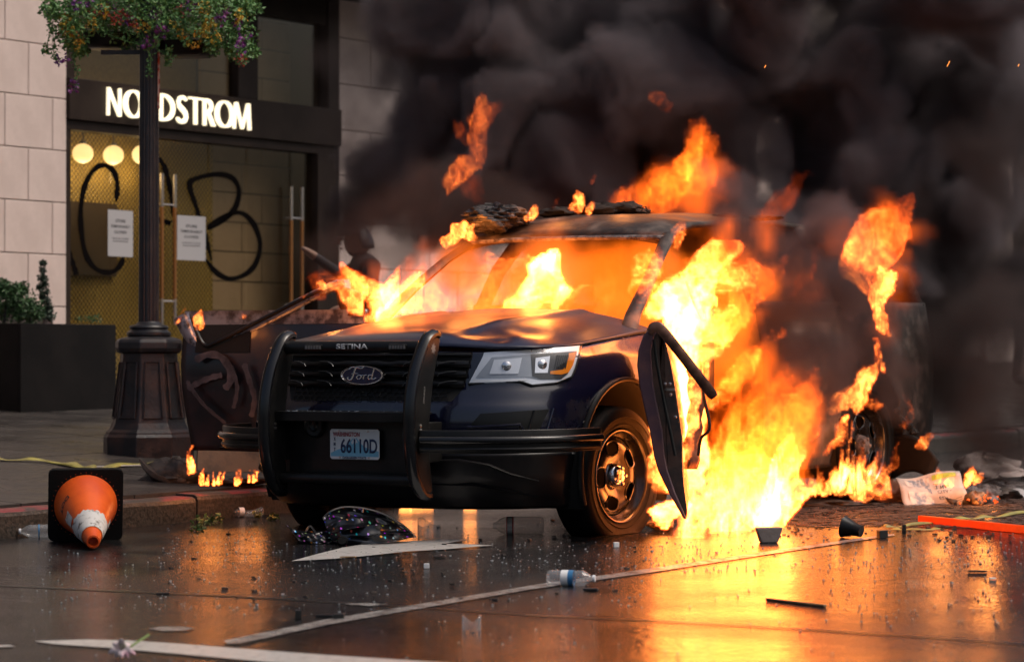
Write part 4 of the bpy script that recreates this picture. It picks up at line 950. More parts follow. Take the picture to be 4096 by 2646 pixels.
# ---- planter
pc = wlk(48, 960); pn = pc.dot(SN); ps = pc.dot(SD)
ptop = at(48, 752, pc.y).z
pl = empty('planter_box', pc); tag(pl, 'tall black metal planter box standing left of the lamp post', 'planter')
PW = fac(270, 850, pn)[0]-ps
def plb(s0, s1, n0, n1, z0_, z1_, name, mat, **k):
    mb = MB(); vs = [SD*s+SN*n+Vector((0, 0, z)) for z in (z0_, z1_) for s, n in ((s0, n0), (s1, n0), (s1, n1), (s0, n1))]
    return mb.add(vs, [(3, 2, 1, 0), (4, 5, 6, 7), (0, 1, 5, 4), (1, 2, 6, 5), (2, 3, 7, 6), (3, 0, 4, 7)]).obj(name, mat, pl, **k)
PH = ptop-pc.z; PD = .72
plb(0, PW, 0, .02, -.1, PH, 'front_panel', M['planter'], bevel=.003)
plb(0, .02, .021, PD-.021, -.1, PH, 'end_panel', M['planter'], bevel=.003)
plb(PW-.02, PW, .021, PD-.021, -.1, PH, 'end_panel', M['planter'], bevel=.003)
plb(0, PW, PD-.02, PD, -.1, PH, 'back_panel', M['planter'], bevel=.003)
plb(.02, PW-.02, .02, PD-.02, PH-.12, PH-.04, 'soil', M['mortar'])
M['shrub'] = leafmat('shrub_leaf', (.018, .06, .016), (.05, .13, .035)); M['fir'] = leafmat('fir_needle', (.012, .035, .02), (.03, .06, .03))
pY = pc.y+.35
sh = empty('shrub', at(25, 745, pY)); tag(sh, 'rounded green shrub growing in the black planter', 'shrub')
rb = random.Random(6)
sp = [(at(x, y, pY+rb.uniform(-.2, .2))-sh.location, r*.0033) for x, y, r in ((20, 700, 36), (50, 700, 34), (-5, 690, 34), (35, 680, 26), (75, 715, 25), (15, 725, 35), (60, 730, 32), (90, 728, 16), (5, 665, 16), (50, 672, 14), (-25, 700, 30))]
tag(leaves(sp, 4200, .03, 11, None).obj('foliage', M['shrub'], sh, fix=False), kind='stuff')
for x in (10, 45, 70): MB().tube([at(x, 750, pY)-sh.location, at(x+5, 700, pY)-sh.location], [.012, .004], 5).obj('stem', M['iron'], sh)
fir = empty('dwarf_conifer', at(118, 745, pY-.05)); tag(fir, 'small dark upright conifer beside the round shrub in the planter', 'conifer')
fpp = [(at(x, y, pY-.05+rb.uniform(-.04, .04))-fir.location, r*.0033) for x, y, r in ((100, 612, 6), (99, 628, 8), (99, 645, 10), (102, 660, 12), (92, 668, 6), (104, 680, 12), (108, 700, 13), (112, 720, 14), (117, 738, 13), (98, 690, 7))]
tag(leaves(fpp, 1700, .022, 12, None).obj('foliage', M['fir'], fir, fix=False), kind='stuff')
MB().tube([at(118, 750, pY-.05)-fir.location, at(100, 610, pY-.05)-fir.location], [.012, .003], 5).obj('trunk', M['iron'], fir)
wd_ = empty('weed', at(205, 743, pY-.2)); tag(wd_, 'sparse low green weeds along the right rim of the planter', 'weeds')
leaves([(at(x, 741, pY-.2)-wd_.location, .035) for x in (185, 205, 225, 215)], 130, .022, 14, None).obj('foliage', M['shrub'], wd_, fix=False)
# ---- traffic cone lying with its tip to the camera
M['cone'] = pm('orange_cone_plastic', (.75, .11, .012), .38, col2=(.62, .075, .01), ns=5, bump=.1, bs=20)
M['conewhite'] = pm('scuffed_reflective_collar', (.55, .53, .50), .5, col2=(.10, .08, .06), ns=22, lo=.55, hi=.68, bump=.3, bs=40)
tb = gnd(199, 1258); tt = gnd(203, 1288)
ax0 = tb+Vector((0, 0, .186)); ax1 = Vector((tt.x, tb.y-.68, tt.z+.045))
zax = (ax1-ax0).normalized(); xax = Vector((0, 0, 1)).cross(zax).normalized(); yax = zax.cross(xax)
cone = empty('traffic_cone', mat=frame(ax0, xax, yax, zax)); tag(cone, 'orange traffic cone with torn white collar lying tip forward by the kerb', 'traffic cone')
LC = (ax1-ax0).length
rr = .03; B2 = .188
sq = []
for cx_, cy_ in ((1, 1), (-1, 1), (-1, -1), (1, -1)):
    a0 = math.atan2(cy_, cx_)-math.pi/4
    for i in range(6): a = a0+math.pi/2*i/5; sq.append((cx_*(B2-rr)+rr*math.cos(a), cy_*(B2-rr)+rr*math.sin(a)))
MB().prism(sq, -.012, .022, lambda x, y, h: Vector((x, y, h))).obj('base', M['rubber'], cone, bevel=.004)
CR0, CR1 = .156, .031
crd = lambda z: CR0+(CR1-CR0)*z/LC
MB().lathe([(CR0+.004, .02), (CR0, .028)]+[(crd(LC*t), LC*t) for t in (.1, .3, .5, .7, .85, .97)]+[(CR1+.002, LC), (CR1-.006, LC+.002), (CR1-.008, LC-.05), (.001, LC-.052)], 40).obj('cone_body', M['cone'], cone, 50)
def collar(z0_, z1_, seed, jag, name, keep=None):
    r_ = random.Random(seed); e0 = [r_.uniform(0, jag) for _ in range(49)]; e0[48] = e0[0]
    def fn(u, v):
        i = int(round(u*48)); za = z0_+e0[i]; z = za+(z1_-za)*v; r = crd(z)+.0035; a = 2*math.pi*u; return Vector((r*math.cos(a), r*math.sin(a), z))
    return MB().grid(fn, 48, 3, keep=keep).obj(name, M['conewhite'], cone, True)
collar(LC*.57, LC*.86, 3, .03, 'reflective_collar')
for ua, ub, za, zb, sd in ((.44, .53, .36, .55, 5), (.94, 1.0, .38, .55, 6)):
    r_ = random.Random(sd); jg = [r_.uniform(0, .03) for _ in range(9)]
    MB().grid(lambda u, v: (lambda z, a: Vector(((crd(z)+.0035)*math.cos(a), (crd(z)+.0035)*math.sin(a), z)))(LC*za+jg[int(round(u*8))]+(LC*(zb-za)-jg[int(round(u*8))])*v, 2*math.pi*(ua+(ub-ua)*u)), 8, 4).obj('collar_scrap', M['conewhite'], cone, True)
for k in range(40):
    a = 2*math.pi*k/40; MB().lathe([(.002, .0225), (.002, .0235), (.0005, .024)], 5, Matrix.Translation((.170*math.cos(a), .170*math.sin(a), 0))).obj('base_rivet', M['cone'], cone)
tm_ = text_mesh('DOT', M['ink'], .10, .035, 0, .02)
for v in tm_.vertices:
    z = .17+v.co.y; a = math.pi-.35+v.co.x/crd(z); r = crd(z)+.0025; v.co = Vector((r*math.cos(a), r*math.sin(a), z))
link(tm_, 'lettering', cone)
# ---- bottles
M['pet'] = glass('clear_plastic', (.93, .95, .96), 1.7, .06, .16); M['petcap'] = pm('white_cap', (.65, .66, .68), .4); M['lblblue'] = pm('blue_label', (.03, .16, .34), .45); M['lblwhite'] = pm('white_label', (.7, .7, .7), .5); M['lblred'] = pm('red_label', (.5, .06, .06), .5)
def bottle(dx, dy, yaw, L, R, label, group, bands, cap='petcap', ribs=True, tint='pet', fn=gnd, crush=0, up=GQ):
    p = fn(dx, dy); t = empty('plastic_bottle' if tint == 'pet' else 'glass_bottle', mat=pose(p+Vector((0, 0, R*.98)), yaw, up)); tag(t, label, 'bottle', group)
    rot = RY(90); prof = [(.001, -L/2), (R*.8, -L/2), (R, -L/2+.01)]
    z = -L/2+.01
    while z < L*.22:
        z += .012; prof.append((R*(1-.05*(int(z*83) % 2) if ribs else R and 1), z))
    prof += [(R*.97, L*.25), (R*.75, L*.33), (R*.42, L*.41), (R*.36, L*.44), (R*.36, L*.47)]
    mb = MB().lathe(prof, 24, rot)
    if crush:
        r_ = random.Random(int(dx)); ph = r_.uniform(0, 6)
        mb.v = [(x, y*(1+crush*.4*math.sin(x*40+ph)), -R*.95+(z_+R*.95)*(1-crush*(.5+.5*math.sin(x*30+ph)))) for x, y, z_ in mb.v]
    mb.obj('bottle_body', M[tint], t, True)
    for a, b, m in bands:
        MB().lathe([(R*1.015*(1-crush*.3), L*a), (R*1.015*(1-crush*.3), L*b)], 24, rot).obj('label_band', M[m], t, True)
    if cap: MB().lathe([(.001, L*.505), (R*.42, L*.505), (R*.44, L*.50), (R*.44, L*.455), (R*.3, L*.45)], 20, rot).obj('cap', M[cap], t, 40)
    return t
bottle(1330, 1363, math.radians(-14), .20, .033, 'clear water bottle with blue and white label lying on the lane line', None, [(-.2, -.05, 'lblwhite'), (-.05, .06, 'lblblue'), (-.35, -.2, 'lblwhite')][:2])
bottle(92, 1250, math.radians(190), .21, .034, 'clear water bottle lying against the kerb behind the traffic cone', None, [(.0, .03, 'lblblue')], 'petcap')
bottle(575, 1203, math.radians(200), .19, .030, 'crushed pale plastic bottle in the gutter left of the push bumper', None, [(.1, .25, 'lblwhite')], 'lblwhite', crush=.35)
bottle(1205, 1242, math.radians(178), .27, .045, 'clear glass liquor bottle with red edged label lying under the car', None, [(.08, .10, 'lblred'), (.10, .19, 'lblwhite'), (.19, .21, 'lblred')], None, ribs=False, tint='pet')
# torn cup piece by the umbrella, bottle neck shard
def shard(dx, dy, w, h, yaw, mat, name, label, cat, fn_=None, up=GQ, seed=1):
    p = gnd(dx, dy); t = tag(MB().grid(lambda u, v: Vector(((w/2)*math.cos(math.pi*(.1+u*1.3)), (w/2)*.8*math.sin(math.pi*(.1+u*1.3)), h*v*(1-.25*math.sin(u*9+seed))+.002*math.sin(u*20))), 20, 8).obj(name, mat, None, True, solid=.002), label, cat); t.matrix_world = pose(p, yaw, up); return t
shard(1003, 1253, .14, .085, .6, M['pet'], 'torn_cup', 'torn clear plastic cup beside the polka dot umbrella', 'cup')
shard(1098, 1466, .075, .045, 2.2, M['pet'], 'bottle_shard', 'broken clear bottle neck on the wet road below the lane line', 'shard', seed=3)
# ---- polka dot umbrella, collapsed
def umb_mat():
    m, N, L, P = mnew('dotted_umbrella_cloth'); P.inputs['Roughness'].default_value = .28; P.inputs['Coat Weight'].default_value = .4
    tc = N.new('ShaderNodeTexCoord'); mp = N.new('ShaderNodeMapping'); L.new(tc.outputs['UV'], mp.inputs[0]); mp.inputs['Scale'].default_value = (18, 18, 18)
    vo = N.new('ShaderNodeTexVoronoi'); vo.voronoi_dimensions = '2D'; vo.inputs['Scale'].default_value = 1; vo.inputs['Randomness'].default_value = .55; L.new(mp.outputs[0], vo.inputs['Vector'])
    lt = N.new('ShaderNodeMath'); lt.operation = 'LESS_THAN'; lt.inputs[1].default_value = .125; L.new(vo.outputs['Distance'], lt.inputs[0])
    hs = N.new('ShaderNodeHueSaturation'); hs.inputs['Saturation'].default_value = 1.2; hs.inputs['Value'].default_value = 1.0; L.new(vo.outputs['Color'], hs.inputs['Color'])
    x = N.new('ShaderNodeMix'); x.data_type = 'RGBA'; x.inputs[6].default_value = (.008, .008, .010, 1); L.new(lt.outputs[0], x.inputs[0]); L.new(hs.outputs[0], x.inputs[7]); L.new(x.outputs[2], P.inputs['Base Color'])
    return m
M['umb'] = umb_mat()
up0 = gnd(815, 1262); um = empty('umbrella', up0); tag(um, 'collapsed black umbrella with coloured polka dots lying before the push bumper', 'umbrella')
def uat(dx, dy, dY=0): return at(dx, dy, up0.y+dY)-up0
def cloth(grid3, name, nu, nv, wr, seed, uvs):
    r_ = random.Random(seed); ph = [r_.uniform(0, 6) for _ in range(6)]
    me_v = []; uv = []
    for i in range(nu+1):
        for j in range(nv+1):
            u, v = i/nu, j/nv; a = u*(len(grid3)-1); k = min(int(a), len(grid3)-2); f = a-k
            row = lambda q: (lambda b: grid3[q][min(int(b), len(grid3[q])-2)].lerp(grid3[q][min(int(b), len(grid3[q])-2)+1], b-min(int(b), len(grid3[q])-2)))(v*(len(grid3[q])-1))
            p = row(k).lerp(row(k+1), f); e = math.sin(math.pi*u)*math.sin(math.pi*v)+.25
            p = p+Vector((0, -wr*e*(math.sin(17*u+3*math.sin(9*v+ph[0])+ph[1])+.6*math.sin(31*v+5*u+ph[2])), wr*.6*e*math.sin(23*v+7*u+ph[3])))
            me_v.append(p); uv.append((u*uvs[0], v*uvs[1]))
    mb = MB(); mb.v = me_v; mb.f = [(i*(nv+1)+j, (i+1)*(nv+1)+j, (i+1)*(nv+1)+j+1, i*(nv+1)+j+1) for i in range(nu) for j in range(nv)]; mb.mi = [0]*len(mb.f)
    me = mb.mesh(name, M['umb'], 60); ul = me.uv_layers.new(name='UVMap')
    for lp_ in me.loops: ul.data[lp_.index].uv = uv[lp_.vertex_index]
    return link(me, name, um)
cloth([[uat(752, 1205, .0), uat(762, 1235, -.05), uat(775, 1262, -.06)], [uat(768, 1190, .05), uat(790, 1225, -.14), uat(800, 1266, -.16)], [uat(800, 1181, .08), uat(835, 1222, -.18), uat(845, 1266, -.2)], [uat(845, 1184, .08), uat(880, 1222, -.18), uat(895, 1262, -.2)], [uat(895, 1198, .06), uat(920, 1230, -.12), uat(930, 1258, -.14)], [uat(938, 1222, .0), uat(955, 1238, -.04), uat(968, 1250, -.04)]], 'canopy_cloth', 60, 36, .016, 3, (.62, .34))
cloth([[uat(664, 1218, 0), uat(668, 1222, 0), uat(672, 1228, 0)], [uat(682, 1232, -.02), uat(690, 1248, -.06), uat(700, 1264, -.06)], [uat(712, 1236, .04), uat(722, 1252, -.08), uat(728, 1266, -.1)], [uat(745, 1234, .04), uat(752, 1250, -.06), uat(760, 1264, -.06)], [uat(775, 1236, .04), uat(782, 1250, -.04), uat(790, 1260, -.04)]], 'loose_cloth', 30, 16, .010, 5, (.4, .15))
for pts in ([(752, 1205), (768, 1190), (800, 1179), (848, 1182), (895, 1196), (938, 1221), (968, 1250)], [(752, 1205), (775, 1218), (812, 1234)], [(845, 1184), (840, 1215), (842, 1240)], [(712, 1236), (722, 1224), (735, 1238)]):
    MB().tube(catmull([uat(x, y, .02 if k else .03) for k, (x, y) in enumerate(pts)], 24), .0048, 5).obj('rib', M['steel'], um, True)
MB().lathe([(.001, .02), (.02, .02), (.026, .01), (.026, -.01), (.02, -.02), (.001, -.02)], 18, frame(uat(797, 1259, -.22), (1, 0, 0), (0, .3, .95), (0, -1, .3))).obj('handle_cap', M['rubber'], um, True)
# ---- things on the right
M['news'] = pm('newsprint', (.44, .42, .40), .7, col2=(.25, .22, .2), ns=7, lo=.5, hi=.7)
nw0 = gnd(2165, 1170); nv = frame(nw0+Vector((0, -.12, .055)), (1.12, -.1, -.10), (-.35, .75, .85), (-.1, -.7, .7))
news = empty('newspaper', mat=nv); tag(news, 'folded newspaper with colour front page lying before the burning rear wheel', 'newspaper')
def nwf(u, v): x = (u-.5)*.34; y = (v-.5)*.26; return Vector((x, y, .016*math.sin(7*u+3*v)+.012*math.sin(11*v+4*u)+.10*max(0, u-.75)**1.2))
MB().grid(nwf, 16, 12).obj('sheet', M['news'], news, True, solid=.006)
def nquad(u0, u1, v0, v1, mat, name): MB().grid(lambda u, v: nwf(u0+(u1-u0)*u, v0+(v1-v0)*v)+Vector((0, 0, .005)), 6, 4).obj(name, mat, news)
nquad(.12, .50, .15, .95, pm('news_photo', (.16, .2, .25), .6, col2=(.55, .5, .45), ns=18, lo=.42, hi=.55), 'news_photo')
nquad(.55, .92, .86, .95, pm('news_green', (.3, .42, .05), .6), 'news_banner')
for s, u, v, w, h in (('Times', .73, .68, .13, .035), ('CITY ON', .73, .5, .11, .02), ('EDGE', .70, .38, .08, .02)):
    link(text_mesh(s, M['ink'], w, h, 0, .01), 'lettering', news, Matrix.Translation(nwf(u, v)+Vector((0, 0, .0065))))
for k in range(7): nquad(.56, .92, .30-.04*k, .312-.04*k, M['greytext'], 'print_line')
cp = gnd(1985, 1251); cup = empty('black_cup', mat=pose(cp+Vector((0, 0, .045)), 2.6, GQ, RY(78))); tag(cup, 'black plastic cone base cup tipped over on the wet road', 'cup')
MB().lathe([(.03, -.05), (.032, -.02), (.036, 0), (.05, .035), (.056, .05), (.052, .052), (.044, .035), (.028, .0)], 24).obj('cup_body', M['trim'], cup, True)
MB().lathe([(.03, -.05), (.001, -.048)], 24).obj('cup_floor', M['trim'], cup)
def slab(name, label, cat, dx0, dy0, dx1, dy1, w, h, mat, fn=gnd, lift=0, bev=.004, group=None):
    a, b = fn(dx0, dy0), fn(dx1, dy1); d = b-a; L = d.length; x = d.normalized(); y = Vector((0, 0, 1)).cross(x).normalized(); z = x.cross(y)
    o = MB().box((0, -w/2, 0), (L, w/2, h)).obj(name, mat, bevel=bev); o.matrix_world = frame(a+Vector((0, 0, lift)), x, y, z); return tag(o, label, cat, group)
M['orange'] = pm('orange_paint', (.78, .09, .01), .4, col2=(.65, .06, .008), ns=6); M['wood'] = pm('wet_wood', (.30, .18, .08), .35, col2=(.07, .04, .02), ns=14, stretch=(1, 8, 8))
pk = slab('barricade_board', 'long bright orange barricade board on the road at right', 'board', 2142, 1217, 2440, 1247, .03, .042, M['orange'])
stk = slab('wood_stick', 'thin wet wooden stick lying on the orange lit road', 'stick', 1785, 1397, 1922, 1413, .016, .011, M['wood'])
M['concr'] = pm('concrete_chunk', (.16, .13, .12), .8, bump=.5, bs=40)
t_ = MB().prism([(-.06, -.03), (.055, -.035), (.05, .03), (-.045, .035)], 0, .075, lambda x, y, h: Vector((x*(1.25 if h else .75), y, h))).obj('concrete_chunk', M['concr'], bevel=.006); t_.matrix_world = pose(gnd(1788, 1262), .3); tag(t_, 'grey wedge of concrete on the road before the white flames', 'rubble')
M['tapey'] = pm('caution_tape', (.36, .32, .07), .4, col2=(.22, .19, .06), ns=10)
def tape(name, label, pts, w, fn, n=60, text=None, wav=.012, mat='tapey'):
    P = catmull([fn(x, y, .006) for x, y in pts], n); mb = MB(); vs = []
    for i, p in enumerate(P):
        t = (P[min(i+1, n-1)]-P[max(i-1, 0)]).normalized(); q = Vector((-t.y, t.x, 0)).normalized(); ww = w*(.7+.3*math.sin(i*.23+math.sin(i*.11)*2))
        h = wav*(1+math.sin(i*.5+1.5*math.sin(i*.17)))
        vs += [p-q*ww/2+Vector((0, 0, h*.3)), p+Vector((0, 0, h+.002)), p+q*ww/2+Vector((0, 0, h*1.6))]
    for v in vs: pass
    o = mb.add(vs, [(3*i+k, 3*i+3+k, 3*i+4+k, 3*i+1+k) for i in range(n-1) for k in (0, 1)]).obj(name, M[mat], None, True, solid=.0015, fix=False)
    return tag(o, label, 'tape')
tape('caution_tape', 'crumpled yellow caution tape trailing over the pavement behind the cone', [(-30, 1068), (60, 1072), (120, 1075), (180, 1086), (240, 1091), (300, 1082), (370, 1078), (440, 1082)], .085, wlk, 80, wav=.007)
tape('caution_tape', 'twisted yellow caution tape beyond the orange board at right', [(2060, 1228), (2140, 1222), (2230, 1210), (2320, 1203), (2400, 1192)], .035, gnd, 60, wav=.006)
tp2 = tape('caution_tape', 'short yellow tape scrap with black letters left of the orange board', [(2078, 1232), (2110, 1233), (2150, 1233), (2182, 1230)], .06, gnd, 30, wav=.003)
tx = link(text_mesh('POLICE DO NOT', M['ink'], .40, .035, 0, .02), 'lettering', tp2); tp2_m = pose(gnd(2130, 1233, .024), -.25); tx.matrix_world = tp2_m
M['whitecord'] = pm('white_strap', (.5, .48, .46), .5)
o = MB().tube(catmull([wlk(220, 1086, .01), wlk(300, 1083, .012), wlk(380, 1081, .01), wlk(440, 1086, .01)], 30), .009, 6, flat=.4).obj('white_strap', M['whitecord'], None, True); tag(o, 'thin white strap lying along the yellow tape by the lamp base', 'strap')
# burnt heap on the pavement under the open door
M['soot'] = pm('burnt_debris', (.012, .010, .009), .6, col2=(.06, .045, .035), ns=14, bump=.8, bs=30)
hp = empty('burnt_debris_heap', wlk(405, 1122)); tag(hp, 'heap of burnt black plastic trim on the pavement left of the car', 'debris')
def hat(dx, dy, dY=0): return at(dx, dy, hp.location.y+dY)-hp.location
MB().tube(catmull([hat(325, 1068), hat(345, 1092), hat(375, 1112), hat(420, 1120)], 16), [.015+.05*math.sin(math.pi*i/15) for i in range(16)], 6, flat=.4).obj('curved_trim', M['soot'], hp, True)
for k, (dx, dy, a, b) in enumerate(((402, 1104, .14, .09), (432, 1110, .12, .06), (385, 1116, .13, .04), (505, 1120, .15, .02), (560, 1117, .18, .025))):
    q = hat(dx, dy, .05); 
    lump('debris_piece', q, a, a*.7, b, M['soot'], hp, 40+k, 12, 3)
M['scorch'] = pm('scorched_board', (.12, .07, .04), .6, col2=(.05, .03, .02), ns=7, lo=.48, hi=.66, bump=.4, bs=30)
bd = MB(); ba, bb = wlk(458, 1098), wlk(602, 1098)
bd.add([ba, bb, bb+Vector((0, .05, .20)), ba+Vector((0, .05, .20))], [(0, 1, 2, 3)])
tag(bd.obj('scorched_panel', M['scorch'], None, solid=.02), 'tan scorched panel standing below the open passenger door', 'panel')
# rubbish pile at the right
def pile(name, label, cat, items, mat, seed, n=14):
    base = gnd(*items[0][:2]); t = empty(name, base); tag(t, label, cat)
    for k, (dx, dy, a, h) in enumerate(items):
        lump('rubbish_piece', gnd(dx, dy)-base+Vector((0, 0, h*.5)), a, a*.8, h, mat if not isinstance(mat, list) else mat[k % len(mat)], t, seed+k, n, 3)
    return t
M['cardb'] = pm('burnt_cardboard', (.16, .09, .06), .8, col2=(.05, .03, .025), ns=8, bump=.6, bs=25)
pile('cardboard_heap', 'scorched crumpled cardboard heap below the burning rear wheel', 'debris', [(1960, 1168, .20, .07), (2000, 1165, .22, .09), (2050, 1166, .25, .07), (1920, 1176, .25, .025), (2080, 1168, .15, .08)], [M['cardb'], M['soot']], 60)
pile('ash_heap', 'smouldering grey ash heap right of the newspaper', 'ash', [(2260, 1162, .20, .06), (2300, 1160, .18, .05), (2340, 1150, .25, .05), (2380, 1145, .25, .06), (2240, 1170, .12, .03)], [M['ash'], M['soot']], 70)
M['cloth'] = pm('pale_cloth', (.45, .36, .33), .8, bump=.4, bs=20)
cl = pile('pale_cloth', 'pale rumpled cloth dropped behind the smouldering ash heap', 'cloth', [(2290, 1112, .22, .11), (2330, 1114, .16, .07), (2375, 1118, .18, .04)], M['cloth'], 80)
t_ = MB().grid(lambda u, v: Vector(((u-.5)*.14, (v-.5)*.10, .02+.02*math.sin(4*u))), 6, 4).obj('paper_sheet', M['paper'], None, True, solid=.002); t_.matrix_world = pose(gnd(2372, 1158), -.4, GQ, RX(25)); tag(t_, 'small white paper sheet at the right edge by the ash heap', 'paper')
t_ = lump('black_bag', gnd(2270, 1176)+Vector((0, 0, .03)), .07, .06, .05, M['soot'], None, 91, 12, 3); tag(t_, 'small burnt orange brown box in front of the ash heap', 'debris')
t_ = MB().grid(lambda u, v: Vector(((u-.5)*.30, (v-.5)*.2, .10*v+.03*math.sin(5*u))), 8, 6).obj('burnt_board', M['soot'], None, True, solid=.012); t_.matrix_world = pose(gnd(2235, 1170), .6); tag(t_, 'black burnt panel leaning behind the newspaper', 'debris')
# embers glowing in the ash heap and dirt trodden over the road there
em = MB(); re_ = random.Random(77)
for k in range(45):
    p = gnd(re_.gauss(2280, 22), re_.gauss(1161, 5), re_.uniform(.01, .07)); s_ = re_.uniform(.002, .008); em.box((-s_, -s_, -s_*.5), (s_, s_, s_*.5), Matrix.Translation(p) @ Matrix.Rotation(re_.uniform(0, 3), 4, Vector((1, 1, .3)).normalized()))
tag(em.obj('embers', pm('ember', (.3, .05, .01), .8, emit=(1, .11, .01), es=1.2)), 'red glowing embers in the ash heap', None, None, 'stuff')
def dirt_mat():
    m, N, L, P = mnew('burnt_dirt'); P.inputs['Base Color'].default_value = (.06, .035, .025, 1); P.inputs['Roughness'].default_value = .8; out = N['Material Output']
    tc = N.new('ShaderNodeTexCoord'); n = N.new('ShaderNodeTexNoise'); n.inputs['Scale'].default_value = 15; n.inputs['Detail'].default_value = 9; n.inputs['Roughness'].default_value = .75; L.new(tc.outputs['Object'], n.inputs['Vector'])
    r = N.new('ShaderNodeMapRange'); r.inputs[1].default_value = .47; r.inputs[2].default_value = .54; L.new(n.outputs[0], r.inputs[0])
    t = N.new('ShaderNodeBsdfTransparent'); x = N.new('ShaderNodeMixShader'); L.new(r.outputs[0], x.inputs[0]); L.new(t.outputs[0], x.inputs[1]); L.new(P.outputs[0], x.inputs[2]); L.new(x.outputs[0], out.inputs[0])
    b = N.new('ShaderNodeBump'); b.inputs['Strength'].default_value = 1; b.inputs['Distance'].default_value = .006; L.new(n.outputs[0], b.inputs['Height']); L.new(b.outputs[0], P.inputs['Normal']); return m
M['dirt'] = dirt_mat()
for lift in (.003, .006): sheet('burnt_litter', [gnd(x, y, lift) for x, y in ((1760, 1195), (1830, 1222), (1950, 1226), (2080, 1222), (2200, 1226), (2420, 1236), (2420, 1100), (2250, 1095), (2080, 1120), (1950, 1150), (1850, 1165))], M['dirt'], 'stuff')
# chunk beside the flat front tyre
t_ = lump('charred_wood_block', gnd(1540, 1230)+Vector((0, 0, .025)), .07, .09, .028, M['wood'], None, 95, 14, 2); tag(t_, 'brown charred wood block on the road beside the flat front tyre', 'debris')
# lily and leaf litter
M['petal'] = pm('lily_petal', (.75, .62, .62), .5, col2=(.55, .15, .28), ns=20, lo=.5, hi=.7); M['stem'] = pm('lily_stem', (.16, .26, .05), .5)
fp0 = gnd(285, 1532); lily = empty('cut_lily', fp0); tag(lily, 'cut pink and white lily with green stem on the painted line', 'flower')
def lat(dx, dy, dY=0): return at(dx, dy, fp0.y+dY)-fp0
MB().tube(catmull([lat(288, 1515), lat(310, 1500), lat(347, 1476, .05)], 12), .0035, 6).obj('stem', M['stem'], lily, True)
for k, (dx, dy, ox, oz) in enumerate(((252, 1520, -.03, -.01), (262, 1495, -.02, .03), (284, 1485, 0, .04), (305, 1500, .02, .03), (316, 1522, .03, -.01), (285, 1530, 0, -.02), (268, 1530, -.02, -.02), (300, 1530, .02, -.02))):
    c = lat(283, 1512); e = lat(dx, dy, -.02*(k % 3)); mid = (c+e)/2+Vector((0, -.012, .008)); P = catmull([c, mid, e], 8); mb = MB(); vs = []
    for i, p in enumerate(P):
        w = .011*math.sin(math.pi*(.12+.86*i/7)); q = (e-c).cross(Vector((0, 1, 0))).normalized(); vs += [p-q*w, p+Vector((0, -.004, 0)), p+q*w]
    mb.add(vs, [(3*i+j, 3*i+3+j, 3*i+4+j, 3*i+1+j) for i in range(7) for j in (0, 1)]).obj('petal', M['petal'], lily, True, fix=False)
for k, (dx, dy) in enumerate(((280, 1498), (288, 1496), (292, 1500))): MB().tube([lat(283, 1512), lat(dx, dy, -.03)], .002, 4).obj('stamen', M['stem'], lily)
# small scattered bits
M['bit'] = pm('black_plastic_bit', (.010, .010, .010), .4); M['bitw'] = pm('white_plastic_bit', (.65, .65, .65), .45)
def chip(dx, dy, a, b, c, yaw, mat, name, label, cat):
    o = MB().prism([(-a, -b*.7), (a*.8, -b), (a, b*.6), (-a*.6, b)], 0, c, lambda x, y, h: Vector((x, y, h))).obj(name, mat, bevel=.002); o.matrix_world = pose(gnd(dx, dy, .001), yaw); return tag(o, label, cat)
chip(694, 1441, .013, .012, .035, .3, M['bit'], 'plastic_bit', 'small upright black plastic chip left of the lane line', 'fragment')
chip(757, 1437, .035, .008, .012, -.1, M['bit'], 'plastic_bit', 'thin black plastic strip between two black chips by the lane line', 'fragment')
chip(789, 1440, .022, .012, .02, .2, M['bit'], 'plastic_bit', 'stubby black plastic chip touching the lane line', 'fragment')
chip(1376, 1374, .032, .02, .010, -.1, M['bit'], 'plastic_bit', 'black plastic frame piece right of the water bottle', 'fragment')
chip(380, 1383, .03, .012, .008, .1, M['bit'], 'plastic_bit', 'flat black plastic piece on the road right of the cone', 'fragment')
chip(993, 1322, .014, .012, .022, .2, M['bitw'], 'screw_cap', 'white bottle cap on the road below the painted arrow', 'cap')
chip(1434, 1273, .016, .012, .025, .5, M['bitw'], 'screw_cap', 'white plastic cap on the road below the flat front tyre', 'cap')
chip(1023, 1296, .03, .008, .006, .1, M['bit'], 'plastic_bit', 'black sliver just below the right tip of the painted arrow', 'fragment')
chip(2275, 1331, .045, .007, .008, .05, M['bit'], 'pen', 'thin black pen lying on the road at right', 'pen')
chip(2310, 1347, .016, .012, .006, .4, M['bitw'], 'paper_scrap', 'tiny white paper scrap at the right below the pen', 'paper')
chip(2104, 1243, .012, .01, .05, .3, M['bit'], 'plastic_bit', 'upright black chip in front of the lettered tape scrap', 'fragment')
chip(2053, 1252, .03, .02, .04, .7, M['bit'], 'plastic_bit', 'crumpled black chip between the cup and the lettered tape', 'fragment')
chip(810, 1298, .04, .008, .008, .1, M['wood'], 'wood_splinter', 'orange brown wood splinter on the painted arrow', 'splinter')
